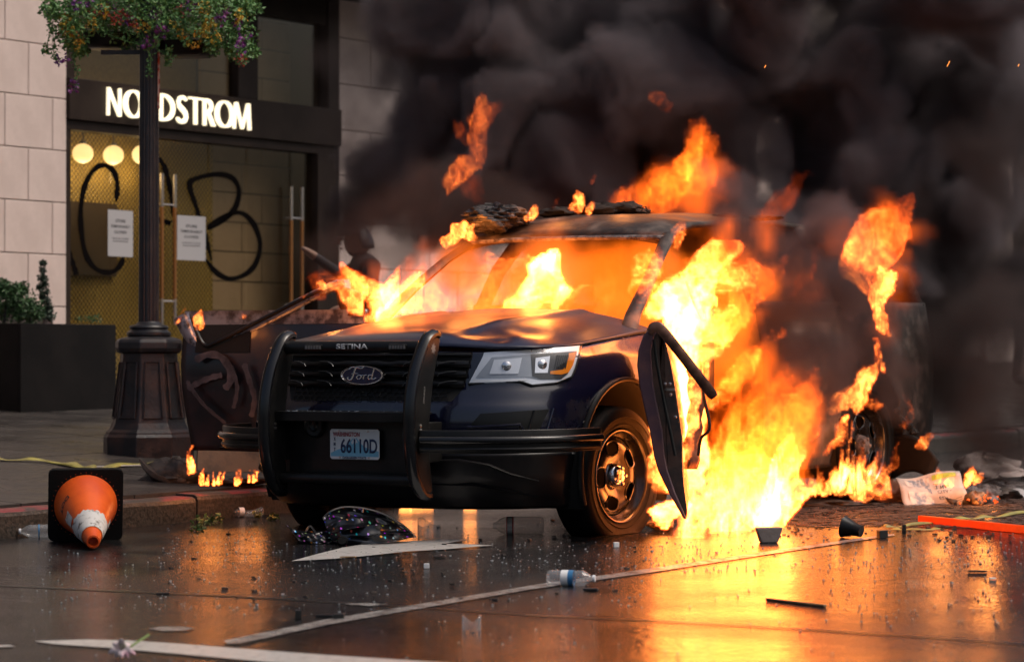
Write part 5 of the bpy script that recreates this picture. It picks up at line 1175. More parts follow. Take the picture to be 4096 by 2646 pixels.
# tempered glass crumbs and grit all over the road
rs = random.Random(21); gm = MB(); gd = MB()
zones = [((640, 1260), (1700, 1330), 300), ((100, 1280), (700, 1420), 170), ((700, 1330), (1500, 1420), 90), ((1500, 1240), (2384, 1330), 330), ((1900, 1250), (2384, 1450), 160), ((0, 1290), (2384, 1540), 160), ((380, 1230), (640, 1300), 80)]
for (x0, y0), (x1, y1), cnt in zones:
    for k in range(cnt):
        p = gnd(rs.uniform(x0, x1), rs.uniform(y0, y1), .001); s = rs.uniform(.0014, .0038)*(1 if rs.random() < .93 else 1.6); a = rs.uniform(0, 3)
        gm.box((-s, -s*.8, 0), (s, s*.9, s*1.3), Matrix.Translation(p) @ Matrix.Rotation(a, 4, 'Z'))
for k in range(420):
    p = gnd(rs.uniform(1780, 2400), rs.uniform(1150, 1262), .001) if k < 300 else gnd(rs.uniform(380, 1500), rs.uniform(1205, 1400), .001); s = rs.uniform(.003, .012)
    gd.box((-s, -s*.6, 0), (s, s*.7, s*.7), Matrix.Translation(p) @ Matrix.Rotation(rs.uniform(0, 3), 4, 'Z'))
M['crumb'] = pm('safety_glass_crumb', (.30, .32, .33), .25, coat=.4)
tag(gm.obj('glass_crumbs', M['crumb'], fix=False), 'pale crumbs of broken safety glass strewn over the wet road', None, None, 'stuff')
tag(gd.obj('grit', M['soot'], fix=False), 'dark burnt grit and rubbish crumbs scattered round the car', None, None, 'stuff')
gl = leaves([(gnd(x, y, .02), .03) for x, y in ((470, 1208), (510, 1207), (540, 1190), (600, 1195), (490, 1213), (635, 1203), (460, 1228))], 200, .03, 31, None)
tag(gl.obj('gutter_leaves', leafmat('gutter_leaf', (.10, .16, .03), (.28, .26, .06)), fix=False), 'green and yellow leaf litter in the gutter', None, None, 'stuff')
# ---- people
M['cloth1'] = pm('dark_clothing', (.012, .011, .014), .8, col2=(.02, .018, .022), ns=9); M['skin'] = pm('skin', (.28, .16, .11), .55); M['helmet'] = pm('helmet_shell', (.015, .015, .02), .3, coat=.4)
def person(base, yaw, label, joints, radii, edges, helmet=True, clad='cloth1'):
    me = bpy.data.meshes.new('person'); names = list(joints); me.from_pydata([joints[k] for k in names], [(names.index(a), names.index(b)) for a, b in edges], [])
    o = bpy.data.objects.new('person_src', me); COL.objects.link(o); m = o.modifiers.new('s', 'SKIN')
    for k, nm in enumerate(names):
        r = radii[nm]; me.skin_vertices[0].data[k].radius = r if isinstance(r, tuple) else (r, r)
        me.skin_vertices[0].data[k].use_root = (nm == 'pelvis')
    o.modifiers.new('d', 'SUBSURF').levels = 2; o.modifiers['d'].render_levels = 2
    bpy.context.view_layer.update(); mm = bpy.data.meshes.new_from_object(o.evaluated_get(bpy.context.evaluated_depsgraph_get())); bpy.data.objects.remove(o)
    mm.materials.clear(); mm.materials.append(M[clad]); mm.materials.append(M['skin'])
    for p in mm.polygons:
        p.use_smooth = True
        if p.center.z > joints['neck'][2]+.01 and abs(p.center.x-joints['head'][0]) < .13 or any((p.center-Vector(joints[h])).length < .09 for h in ('hand_l', 'hand_r')): p.material_index = 1
    t = empty('person', mat=pose(base, yaw, (0, 0, 1))); tag(t, label, 'person', None); link(mm, 'body', t)
    h = Vector(joints['head'])
    if helmet:
        def hf(u, v): a = 2*math.pi*u; b = math.pi/2*v; cut = -.05 if math.sin(a) < .3 else .03; return h+Vector((.125*math.cos(b)*math.cos(a), .145*math.cos(b)*math.sin(a), max(cut, 0)*0+.03+.125*math.sin(b)-(.09 if math.sin(a) < -.1 else 0)*(1-v)))
        MB().grid(hf, 28, 10).obj('helmet', M['helmet'], t, True, solid=.012)
        MB().tube([h+Vector((.11*math.cos(a), .12*math.sin(a), .045)) for a in [math.radians(q) for q in range(10, 171, 16)]], .012, 6).obj('goggle_strap', M['rubber'], t, True)
    else:
        MB().lathe([(.001, .135), (.07, .12), (.105, .07), (.115, .01), (.108, -.03)], 20, Matrix.Translation(h+Vector((0, -.012, .01)))).obj('hair', M['dark'], t, True)
    for s_ in (-1, 1): MB().lathe([(.001, .012), (.009, .009), (.013, 0), (.009, -.009), (.001, -.012)], 10, Matrix.Translation(h+Vector((.032*s_, .102, .01)))).obj('eye', M['ink'], t, True)
    MB().tube([h+Vector((0, .098, .02)), h+Vector((0, .125, -.022)), h+Vector((0, .105, -.03))], [.009, .015, .008], 7).obj('nose', M['skin'], t, True)
    MB().tube([h+Vector((-.024, .098, -.062)), h+Vector((0, .108, -.062)), h+Vector((.024, .098, -.062))], .006, 6).obj('mouth', pm('lip', (.2, .07, .06), .5), t, True)
    return t
J = dict(pelvis=(0, 0, .93), belly=(0, .01, 1.08), chest=(0, .02, 1.28), upper=(0, .01, 1.40), neck=(0, .03, 1.50), head=(0, .06, 1.62), crown=(0, .05, 1.70),
         sh_l=(.18, 0, 1.40), el_l=(.36, .12, 1.33), wr_l=(.30, .33, 1.50), hand_l=(.28, .38, 1.54), tip_l=(.27, .42, 1.57), sh_r=(-.18, 0, 1.40), el_r=(-.27, .05, 1.14), wr_r=(-.22, .25, 1.02), hand_r=(-.21, .31, 1.0), tip_r=(-.2, .36, .98),
         hip_l=(.10, 0, .88), kn_l=(.13, .06, .48), an_l=(.14, -.02, .09), toe_l=(.15, .16, .04), hip_r=(-.10, 0, .88), kn_r=(-.13, .03, .48), an_r=(-.15, -.06, .09), toe_r=(-.16, .12, .04))
RA = dict(pelvis=(.16, .12), belly=(.15, .11), chest=(.18, .12), upper=(.15, .10), neck=.058, head=(.092, .105), crown=(.07, .08), sh_l=.075, el_l=.05, wr_l=.036, hand_l=(.045, .025), tip_l=(.03, .015), sh_r=.075, el_r=.05, wr_r=.036, hand_r=(.045, .025), tip_r=(.03, .015),
         hip_l=.10, kn_l=.065, an_l=.048, toe_l=(.045, .035), hip_r=.10, kn_r=.065, an_r=.048, toe_r=(.045, .035))
ED = [('pelvis', 'belly'), ('belly', 'chest'), ('chest', 'upper'), ('upper', 'neck'), ('neck', 'head'), ('head', 'crown'), ('upper', 'sh_l'), ('sh_l', 'el_l'), ('el_l', 'wr_l'), ('wr_l', 'hand_l'), ('hand_l', 'tip_l'), ('upper', 'sh_r'), ('sh_r', 'el_r'), ('el_r', 'wr_r'), ('wr_r', 'hand_r'), ('hand_r', 'tip_r'),
      ('pelvis', 'hip_l'), ('hip_l', 'kn_l'), ('kn_l', 'an_l'), ('an_l', 'toe_l'), ('pelvis', 'hip_r'), ('hip_r', 'kn_r'), ('kn_r', 'an_r'), ('an_r', 'toe_r')]
pp = at(866, 560, 22.5); pb_ = Vector((pp.x, pp.y, 0)); pb_.z = wz(pb_)
pz = (at(866, 514, 22.5).z-pb_.z)/1.79
J1 = {k: (v[0], v[1]+.10*max(0, v[2]-.9), v[2]*pz) for k, v in J.items()}
person(pb_, math.radians(105), 'person in dark helmet and clothing standing behind the smoke at the shop corner', J1, RA, ED)
J2 = dict(J); J2.update(el_l=(.25, .02, 1.13), wr_l=(.24, .12, .9), hand_l=(.24, .15, .84), tip_l=(.24, .17, .78), el_r=(-.25, .02, 1.13), wr_r=(-.24, .12, .9), hand_r=(-.24, .15, .84), tip_r=(-.24, .17, .78))
q = at(2392, 880, 34.0); q2 = Vector((q.x, q.y, 0)); q2.z = wz(q2)
person(q2, math.radians(200), 'person in dark clothes standing at the far right edge of the pavement', J2, RA, ED, False)
# ================================================================== FIRE AND SMOKE (grid volumes made by geometry nodes)
def field_volume(name, pts, voxel, warps, stretch, A, fil, mode, mat, pad=.12, rad_pad=1.0, soft=.35):
    ng = bpy.data.node_groups.new(name, 'GeometryNodeTree')
    ng.interface.new_socket('Geometry', in_out='INPUT', socket_type='NodeSocketGeometry'); ng.interface.new_socket('Geometry', in_out='OUTPUT', socket_type='NodeSocketGeometry')
    N = ng.nodes; Lk = ng.links.new; gi = N.new('NodeGroupInput'); go = N.new('NodeGroupOutput')
    p = N.new('GeometryNodeInputPosition').outputs[0]
    def m(op, a, b=None, c=None):
        n = N.new('ShaderNodeMath'); n.operation = op
        for i, v in enumerate((a, b, c)):
            if v is None: continue
            if isinstance(v, (int, float)): n.inputs[i].default_value = v
            else: Lk(v, n.inputs[i])
        return n.outputs[0]
    def vm(op, a, b=None, s=None):
        n = N.new('ShaderNodeVectorMath'); n.operation = op
        for i, v in enumerate((a, b)):
            if v is None: continue
            if isinstance(v, tuple): n.inputs[i].default_value = v
            else: Lk(v, n.inputs[i])
        if s is not None: n.inputs['Scale'].default_value = s
        return n.outputs['Value'] if op == 'DISTANCE' else n.outputs[0]
    def noise(v, scale, detail, rough=.5, color=False, dist=0):
        n = N.new('ShaderNodeTexNoise'); n.inputs['Scale'].default_value = scale; n.inputs['Detail'].default_value = detail; n.inputs['Roughness'].default_value = rough; n.inputs['Distortion'].default_value = dist
        Lk(v, n.inputs['Vector']); return n.outputs['Color'] if color else n.outputs[0]
    def sstep(v, a, b):
        n = N.new('ShaderNodeMapRange'); n.interpolation_type = 'SMOOTHSTEP'; Lk(v, n.inputs[0]); n.inputs[1].default_value = a; n.inputs[2].default_value = b; return n.outputs[0]
    if isinstance(stretch, tuple): st_ = lambda v: vm('MULTIPLY', v, stretch)
    for s_, amp in warps:
        off = vm('SCALE', vm('SUBTRACT', noise(st_(p), s_, 1, .5, True), (.5, .5, .5)), None, amp*2); p = vm('ADD', p, off)
    sn = N.new('GeometryNodeSampleNearest'); sn.domain = 'POINT'; Lk(gi.outputs[0], sn.inputs['Geometry']); Lk(p, sn.inputs['Sample Position'])
    def samp(attr):
        si = N.new('GeometryNodeSampleIndex'); si.domain = 'POINT'; si.data_type = 'FLOAT_VECTOR' if attr == 'position' else 'FLOAT'; Lk(gi.outputs[0], si.inputs['Geometry'])
        if attr == 'position': pp_ = N.new('GeometryNodeInputPosition')
        else: pp_ = N.new('GeometryNodeInputNamedAttribute'); pp_.data_type = 'FLOAT'; pp_.inputs[0].default_value = attr
        Lk(pp_.outputs[0], si.inputs['Value']); Lk(sn.outputs[0], si.inputs['Index']); return si.outputs[0]
    c, r, heat = samp('position'), samp('rad'), samp('heat')
    k = m('SUBTRACT', 1.0, m('DIVIDE', vm('DISTANCE', p, c), r)); q = st_(p)
    n1 = noise(q, fil, 2 if mode == 'flame' else 5, .55 if mode == 'flame' else .6, dist=.6 if mode == 'flame' else 0)
    lev = m('ADD', k, m('MULTIPLY', m('SUBTRACT', n1, .5), A))
    if mode == 'flame':
        inside = sstep(lev, 0.0, .18)
        sh = m('DIVIDE', m('SUBTRACT', lev, .12), .10); sh = m('EXPONENT', m('MULTIPLY', m('MULTIPLY', sh, sh), -1.0))
        n2 = noise(vm('ADD', q, (3.1, 7.7, 1.3)), fil*1.3, 2, .6, dist=1.2)
        rd = m('POWER', m('MAXIMUM', m('SUBTRACT', 1.0, m('MULTIPLY', m('ABSOLUTE', m('SUBTRACT', n2, .5)), 7.0)), 0.0), 2.0)
        big = sstep(noise(vm('ADD', q, (9.1, 2.7, 5.3)), 2.2, 1, .5), .3, .68)
        dens = m('ADD', m('MULTIPLY', inside, m('ADD', m('MULTIPLY', big, .35), m('MULTIPLY', rd, .75))), m('MULTIPLY', sh, m('MULTIPLY', big, .8)))
        dens = m('MULTIPLY', dens, heat)
    else:
        dens = m('MULTIPLY', m('MULTIPLY', sstep(lev, 0.0, soft), heat), sstep(noise(vm('ADD', q, (5.1, 1.7, 8.3)), fil*3.2, 4, .65, dist=.8), .22, .62))
    dens = m('MULTIPLY', dens, m('GREATER_THAN', dens, .01))
    xs = [[p_[i]+sg*p_[3]*rad_pad for p_ in pts for sg in (-1, 1)] for i in range(3)]
    w_ = sum(a for _, a in warps)*.55+pad
    lo = [min(x)-w_ for x in xs]; hi = [max(x)+w_ for x in xs]
    vc = N.new('GeometryNodeVolumeCube'); Lk(dens, vc.inputs['Density']); vc.inputs['Min'].default_value = lo; vc.inputs['Max'].default_value = hi
    for i, ax in enumerate('XYZ'): vc.inputs['Resolution '+ax].default_value = max(2, int((hi[i]-lo[i])/voxel))
    sm = N.new('GeometryNodeSetMaterial'); Lk(vc.outputs[0], sm.inputs[0]); sm.inputs['Material'].default_value = mat; Lk(sm.outputs[0], go.inputs[0])
    me = bpy.data.meshes.new(name); me.from_pydata([tuple(p_[:3]) for p_ in pts], [], [])
    for nm, ix in (('rad', 3), ('heat', 4)):
        at_ = me.attributes.new(nm, 'FLOAT', 'POINT'); at_.data.foreach_set('value', [float(p_[ix]) for p_ in pts])
    ob = bpy.data.objects.new(name, me); COL.objects.link(ob); ob.modifiers.new('volume', 'NODES').node_group = ng; ob['kind'] = 'stuff'
    return ob
def fire_mat(name, emis, c0=(1, .08, .003), c1=(1, .27, .045)):
    m_ = bpy.data.materials.new(name); m_.use_nodes = True; nt = m_.node_tree; nt.nodes.clear(); L = nt.links.new
    o = nt.nodes.new('ShaderNodeOutputMaterial'); a = nt.nodes.new('ShaderNodeAttribute'); a.attribute_name = 'density'
    e = nt.nodes.new('ShaderNodeEmission'); x = nt.nodes.new('ShaderNodeMix'); x.data_type = 'RGBA'; x.inputs[6].default_value = (*c0, 1); x.inputs[7].default_value = (*c1, 1)
    r = nt.nodes.new('ShaderNodeMapRange'); r.inputs[1].default_value = .05; r.inputs[2].default_value = .7; L(a.outputs['Fac'], r.inputs[0]); L(r.outputs[0], x.inputs[0]); L(x.outputs[2], e.inputs[0])
    mm = nt.nodes.new('ShaderNodeMath'); mm.operation = 'MULTIPLY'; mm.inputs[1].default_value = emis; pw = nt.nodes.new('ShaderNodeMath'); pw.operation = 'POWER'; pw.inputs[1].default_value = 1.9; L(a.outputs['Fac'], pw.inputs[0]); L(pw.outputs[0], mm.inputs[0]); L(mm.outputs[0], e.inputs[1]); L(e.outputs[0], o.inputs['Volume']); return m_
def smoke_mat(name, dens, col, aniso=.1):
    m_ = bpy.data.materials.new(name); m_.use_nodes = True; nt = m_.node_tree; nt.nodes.clear()
    o = nt.nodes.new('ShaderNodeOutputMaterial'); v = nt.nodes.new('ShaderNodeVolumePrincipled'); v.inputs['Color'].default_value = (*col, 1); v.inputs['Density'].default_value = dens; v.inputs['Anisotropy'].default_value = aniso
    nt.links.new(v.outputs[0], o.inputs['Volume']); return m_
RF = random.Random(17)
def ppm(Y): return Y*K/FOC                       # metres per display pixel at depth Y
def tongue(path, Y, n=30, dY=0.0, jit=.06):
    """path: (dx, dy, radius in display px, heat) control points"""
    P = catmull([(a, b, c) for a, b, c, h in path], n); H_ = catmull([(h, 0, 0) for a, b, c, h in path], n); y0 = Y+RF.uniform(-jit, jit); y1 = y0+dY
    out = []
    for i in range(n):
        Yi = y0+(y1-y0)*i/(n-1); q_ = at(P[i].x, P[i].y, Yi); out.append((q_.x, q_.y, q_.z, max(.008, P[i].z*ppm(Yi)), max(.05, H_[i].x)))
    return out
def fire(name, label, paths, Y, emis, watts=0, nl=4, lr=.22,  voxel=.013, warps=((1.6, .16), (4.5, .10), (11, .045)), stretch=(1, 1, .5), A=1.1, fil=7, jit=.08, dY=0, **k):
    pts = []
    for pa in paths: pts += tongue(pa, Y, jit=jit, dY=dY)
    o = field_volume(name, pts, voxel, list(warps), stretch, A, fil, 'flame', fire_mat(name, emis, **k)); tag(o, label, None, None, 'stuff')
    r_ = random.Random(len(pts))
    for i in range(nl if watts else 0):
        p_ = pts[int((i+.5)/nl*len(pts)+r_.uniform(-3, 3)) % len(pts)]; ld = bpy.data.lights.new('fire_light', 'POINT'); ld.energy = watts/nl; ld.color = (1, .30, .06); ld.shadow_soft_size = lr
        lo = bpy.data.objects.new('fire_light', ld); COL.objects.link(lo); lo.location = (p_[0], p_[1], p_[2]+.02)
    return o
def firelight(dx, dy, Y, W, r=.25, col=(1, .36, .09)):
    ld = bpy.data.lights.new('fire_light', 'POINT'); ld.energy = W; ld.color = col; ld.shadow_soft_size = r
    lo = bpy.data.objects.new('fire_light', ld); COL.objects.link(lo); lo.location = at(dx, dy, Y)
# ---- driver side ground fire
gp = [[(x, 1235+RF.uniform(-8, 10), RF.uniform(20, 30), 1), (x+RF.uniform(0, 25), 1190, 34, 1), (x+RF.uniform(0, 50), 1120+RF.uniform(-30, 20), 24, .8), (x+RF.uniform(10, 80), 1040+RF.uniform(-60, 30), 8, .5)] for x in range(1565, 1800, 14)]
fire('ground_fire', 'white hot fire burning on the road beside the driver door', gp, 15.35, 220, A=1.4, jit=.28, watts=6, nl=10, lr=.3)
# ---- orange fire wall between door and rear wheel
wp = [[(x, 1180, 30, .35), (x+15, 1090, 45, .35), (x+25, 1000, 40, .28), (x+RF.uniform(10, 50), 900+RF.uniform(-40, 40), 16, .18)] for x in range(1640, 1850, 24)]
fire('fire_wall', 'orange fire wall between the driver door and the rear wheel', wp, 15.9, 130, voxel=.018, jit=.25, stretch=(1.4, 1.4, .5), fil=5, c0=(1, .10, .003), c1=(1, .19, .014), watts=5, nl=5, lr=.3)
# ---- door opening fire and wind-blown jets
dp = [[(1560+RF.uniform(-20, 30), 1090, 23.4, 0.8), (1580+RF.uniform(-20, 30), 960, 33.8, 1), (1600+RF.uniform(-30, 30), 850, 44.2, 1), (1615+RF.uniform(-40, 30), 740, 44.2, 1), (1620+RF.uniform(-40, 60), 660, 18.2, 0.6)] for _ in range(7)]
dp += [[(1545, 740, 39, 1), (1600, 700, 44.2, 1), (1680, 655, 44.2, 0.8), (1750, 640, 33.8, 0.5), (1788, 665, 10.4, 0.3)], [(1560, 720, 39, 1), (1640, 650, 39, 0.8), (1700, 600, 31.2, 0.5), (1712, 570, 10.4, 0.3)], [(1640, 780, 39, 0.9), (1700, 770, 33.8, 0.5), (1745, 745, 20.8, 0.35), (1772, 760, 7.8, 0.2)],
       [(1650, 850, 33.8, 1), (1690, 800, 31.2, 0.7), (1710, 740, 18.2, 0.4)], [(1462, 705, 15.6, 0.8), (1490, 660, 28.6, 1), (1512, 625, 23.4, 0.9), (1520, 612, 6.5, 0.5)], [(1500, 720, 28.6, 1), (1540, 690, 31.2, 1), (1590, 670, 28.6, 0.8)],
       [(1560, 585, 13, 0.8), (1568, 560, 15.6, 0.8), (1575, 540, 6.5, 0.5)], [(1560, 1110, 33.8, 1), (1572, 1070, 31.2, 1), (1585, 1040, 13, 0.7)], [(1540, 1210, 28.6, 1), (1565, 1170, 26, 1)], [(1665, 920, 15.6, 1), (1695, 912, 11.7, 0.8), (1708, 898, 3.9, 0.5)]]
dpf = [[(1600, 1100, 10, .8), (1612, 1020, 12, .9), (1622, 940, 14, 1), (1640, 870, 12, .9), (1655, 810, 8, .7)], [(1610, 900, 12, .9), (1628, 840, 16, 1), (1640, 790, 14, .9), (1660, 740, 8, .6)], [(1575, 830, 8, .9), (1585, 880, 9, 1), (1592, 950, 8, .9)]]
fire('door_front_flames', 'flames licking over the bent driver door frame', dpf, 14.95, 190, voxel=.011, jit=.05)
fire('door_fire', 'bright fire pouring out of the driver door opening and blowing right', dp, 15.55, 200, A=1.5, jit=.18, stretch=(.75, 1, .7), watts=5, nl=9, lr=.22)
fp_ = [[(x, 1130-(x-1680)*.1, 26, .5), (x+15, 1060, 36, .55), (x+35, 970+RF.uniform(-20, 20), 30, .45), (x+60+RF.uniform(-20, 30), 880+RF.uniform(-40, 40), 14, .3)] for x in range(1670, 1840, 20)]
fp_ += [[(1660, 900, 30, .6), (1720, 860, 34, .5), (1770, 800, 24, .4), (1800, 750, 10, .25)], [(1640, 760, 36, .7), (1720, 700, 34, .55), (1790, 640, 22, .35), (1830, 600, 8, .2)], [(1850, 690, 16, .25), (1890, 640, 18, .25), (1915, 590, 8, .15)], [(1800, 500, 20, .2), (1850, 460, 22, .2), (1900, 420, 8, .12)]]
fire('flank_fire', 'ragged orange flames along the flank of the car', fp_, 16.1, 110, A=1.6, voxel=.017, stretch=(1.1, 1.2, .6), fil=5, jit=.15, c0=(1, .09, .003), c1=(1, .2, .018))
# ---- cabin
cp_ = [[(1240+RF.uniform(-10, 10), 705, 32, 1.1), (1270+RF.uniform(-25, 30), 660, 44, 1.1), (1280+RF.uniform(-30, 35), 620, 34, 1)] for _ in range(5)]+[[(1320, 690, 18, .8), (1325, 650, 16, .6), (1318, 615, 10, .4)]]
fire('cabin_fireball', 'bright rolling fireball behind the windscreen opening', cp_, 16.75, 170, warps=((2.2, .18), (5, .12), (10, .06)), stretch=(1, 1, 1), fil=5, jit=.1, watts=1.5, nl=3, lr=.16)
cp_ = [[(1120, 690, 30, .7), (1145, 655, 44, .75), (1160, 620, 34, .7), (1195, 640, 28, .6)], [(1140, 700, 34, .6), (1190, 675, 34, .7)]]
fire('cabin_fireball', 'orange fireball behind the windscreen, left of the bright one', cp_, 16.9, 70, warps=((2.2, .18), (5, .12), (10, .06)), stretch=(1, 1, 1), fil=5, jit=.1, watts=1.5, nl=3, lr=.16)
cg = [[(x, 715, 34, .5), (x+10, 690, 38, .4), (x+RF.uniform(-10, 20), 640, 30, .2)] for x in range(930, 1480, 34)]
fire('cabin_glow', 'low orange flames along the dashboard behind the hood', cg, 16.75, 75, voxel=.02, warps=((1.4, .22), (4, .12)), fil=4, jit=.25, watts=1, nl=5, lr=.2)
# ---- passenger pillar
pf_ = [[(885, 715, 17.5, 1), (905, 680, 27.5, 1), (925, 650, 25, 1), (935, 628, 7.5, 0.6)], [(930, 715, 30, 0.9), (965, 690, 32.5, 0.8), (975, 655, 25, 0.7), (990, 630, 7.5, 0.4)], [(985, 710, 30, 0.6), (1010, 690, 27.5, 0.5), (1000, 660, 12.5, 0.4)], [(860, 700, 22.5, 0.8), (840, 660, 27.5, 0.7), (800, 640, 25, 0.45), (765, 630, 17.5, 0.3), (740, 640, 7.5, 0.2)], [(900, 690, 20, 1), (860, 655, 25, 0.8), (820, 632, 17.5, 0.5)], [(750, 660, 17.5, 0.25), (735, 635, 17.5, 0.2), (730, 612, 7.5, 0.12)]]
fire('pillar_fire', 'yellow flames licking the passenger windscreen pillar', pf_, 16.55, 170, jit=.15, stretch=(.8, 1, .8), watts=1.5, nl=5, lr=.15)
fire('header_flame', 'small bright flame on the left end of the windscreen header', [[(1030, 572, 11.2, 1), (1055, 555, 19.6, 1), (1080, 535, 22.4, 1), (1100, 545, 19.6, 1), (1115, 552, 8.4, 0.8)], [(1105, 540, 9.8, 0.8), (1108, 522, 5.6, 0.6)]], 16.95, 150, voxel=.009, warps=((3, .05), (8, .04), (18, .02)), fil=12, jit=.03, watts=5, nl=3, lr=.06)
fire('roof_flame', 'two small yellow flames on the burnt light bar', [[(1226, 500, 9, 1), (1242, 492, 12, 1), (1252, 475, 10.5, 1), (1257, 468, 4.5, 0.6)], [(1325, 492, 7.5, 1), (1345, 485, 13.5, 1), (1352, 465, 12, 1), (1350, 452, 4.5, 0.6)], [(1372, 494, 10.5, 1), (1382, 482, 7.5, 0.8), (1386, 476, 3, 0.5)], [(1290, 478, 6, 0.4), (1302, 472, 3, 0.3)], [(1382, 430, 6, 0.25), (1385, 420, 4.5, 0.2)], [(1446, 468, 6, 0.5), (1449, 445, 3, 0.3)]], 17.05, 150, voxel=.009, warps=((3, .05), (8, .04), (18, .02)), fil=12, jit=.03, watts=5, nl=3, lr=.06)
# ---- tall flames behind the roof
tp_ = [[(1480, 480, 30, .3), (1540, 450, 40, .4), (1590, 400, 34, .4), (1610, 340, 24, .3), (1630, 280, 9, .2)], [(1560, 480, 34, .3), (1610, 440, 36, .35), (1635, 390, 22, .3), (1640, 330, 10, .2)], [(1450, 470, 22, .25), (1500, 440, 22, .25), (1540, 420, 14, .2)], [(1640, 480, 26, .15), (1670, 440, 20, .12), (1660, 400, 8, .1)]]
fire('roof_back_fire', 'tall orange flame rising behind the roof', tp_, 17.5, 170, voxel=.017, stretch=(1.5, 1.5, .45), jit=.15, dY=.2, c0=(1, .10, .003), c1=(1, .22, .02), watts=12, nl=5, lr=.3)
fire('flame_wisp', 'detached orange flame wisp high above the roof', [[(1530, 205, 9.6, 0.42), (1550, 210, 14.4, 0.42), (1575, 225, 8.4, 0.28)]], 17.8, 50, stretch=(1.5, 1.5, .6))
fire('flame_wisp', 'thin orange flame wisp in the smoke above the windscreen', [[(1060, 435, 20, 0.525), (1072, 405, 20, 0.6), (1100, 370, 15, 0.45), (1112, 320, 17.5, 0.45), (1135, 260, 22.5, 0.45), (1160, 238, 10, 0.3)], [(1075, 320, 15, 0.375), (1090, 300, 7.5, 0.225)], [(1100, 450, 27.5, 0.15), (1130, 480, 17.5, 0.12)]], 17.3, 60, stretch=(1.4, 1.4, .5), jit=.05)
# ---- rear of the car
rp = [[(2055, 780, 9.45, 0.88), (2060, 740, 16.2, 0.77), (2068, 690, 18.9, 0.99), (2090, 640, 13.5, 0.77)], [(2010, 690, 16.2, 0.55), (1985, 640, 32.4, 0.495), (2010, 600, 40.5, 0.44), (2050, 560, 45.9, 0.385), (2085, 520, 40.5, 0.33), (2115, 480, 13.5, 0.22)], [(2050, 660, 29.7, 0.44), (2060, 600, 35.1, 0.385), (2100, 560, 29.7, 0.33)], [(2060, 850, 6.75, 0.66), (2056, 810, 10.8, 0.66), (2050, 790, 5.4, 0.44)],
      [(1965, 960, 10.8, 0.88), (1985, 925, 24.3, 0.99), (2020, 890, 24.3, 0.88), (2050, 860, 14.9, 0.77), (2060, 820, 5.4, 0.55)], [(2000, 940, 16.2, 0.88), (2030, 920, 16.2, 0.77), (2065, 930, 8.1, 0.66)], [(1950, 1040, 8.1, 0.66), (1962, 990, 12.2, 0.77), (1975, 960, 10.8, 0.77)]]
fire('rear_fire', 'flames curling up round the rear wheel and tail of the car', rp, 17.25, 150, jit=.08, dY=.25, A=1.4, watts=5, nl=6, lr=.18)
rw = [[(x, 1138+RF.uniform(-4, 6), 14, 1), (x+RF.uniform(-4, 8), 1105, 15, 1), (x+RF.uniform(-4, 14), 1065+RF.uniform(-20, 12), 5, .6)] for x in (1975, 2000, 2018, 2035, 2052, 2068)]+[[(1985, 1130, 8, 1), (1982, 1080, 5, .8), (1992, 1030, 4, .7), (2000, 985, 3, .5)], [(2068, 1110, 8, .8), (2085, 1060, 7, .7), (2092, 1015, 3, .5)]]
fire('wheel_fire', 'bright flames in front of the burnt rear wheel', rw, 17.05, 160, voxel=.011, jit=.06, watts=3, nl=4, lr=.16)
rl = [[(x, 1175-(x-1800)*.13+RF.uniform(-4, 4), 13, 1), (x+6, 1150-(x-1800)*.13, 12, .9), (x+RF.uniform(0, 18), 1120-(x-1800)*.13+RF.uniform(-14, 10), 4, .5)] for x in range(1790, 1980, 14)]
fire('ground_flames', 'row of low yellow flames on the ground leading to the rear wheel', rl, 16.7, 160, voxel=.011, jit=.1, watts=2, nl=5, lr=.14)
fire('ground_flames', 'small flames on the rubbish at the right', [[(2255, 1125, 12.6, 1), (2268, 1105, 15.4, 1), (2275, 1085, 5.6, 0.6)], [(2285, 1115, 12.6, 0.9), (2292, 1098, 5.6, 0.6)], [(2185, 1135, 9.8, 0.8), (2192, 1115, 8.4, 0.7), (2188, 1098, 4.2, 0.4)], [(2210, 1138, 11.2, 0.9), (2218, 1122, 5.6, 0.5)], [(2280, 1170, 8.4, 0.7), (2276, 1158, 4.2, 0.4)], [(2302, 1148, 7, 0.4), (2315, 1146, 4.2, 0.3)], [(2150, 1040, 9.8, 0.8), (2160, 1022, 8.4, 0.6), (2172, 1008, 4.2, 0.4)], [(2100, 1000, 7, 0.5), (2118, 960, 5.6, 0.4), (2108, 920, 4.2, 0.3)]], 17.6, 130, voxel=.010, warps=((3, .06), (8, .05), (18, .02)), fil=11, jit=.05, watts=8, nl=4, lr=.06)
fire('ground_flames', 'low flames burning under the car behind the bumper', [[(x, 1196, 6, 1), (x+4, 1184, 6, 1), (x+8, 1176, 2, .6)] for x in (940, 965, 990, 1090)], 18.0, 25, voxel=.010, warps=((4, .03), (9, .03)), fil=12, jit=.2, watts=1.2, nl=4, lr=.04)
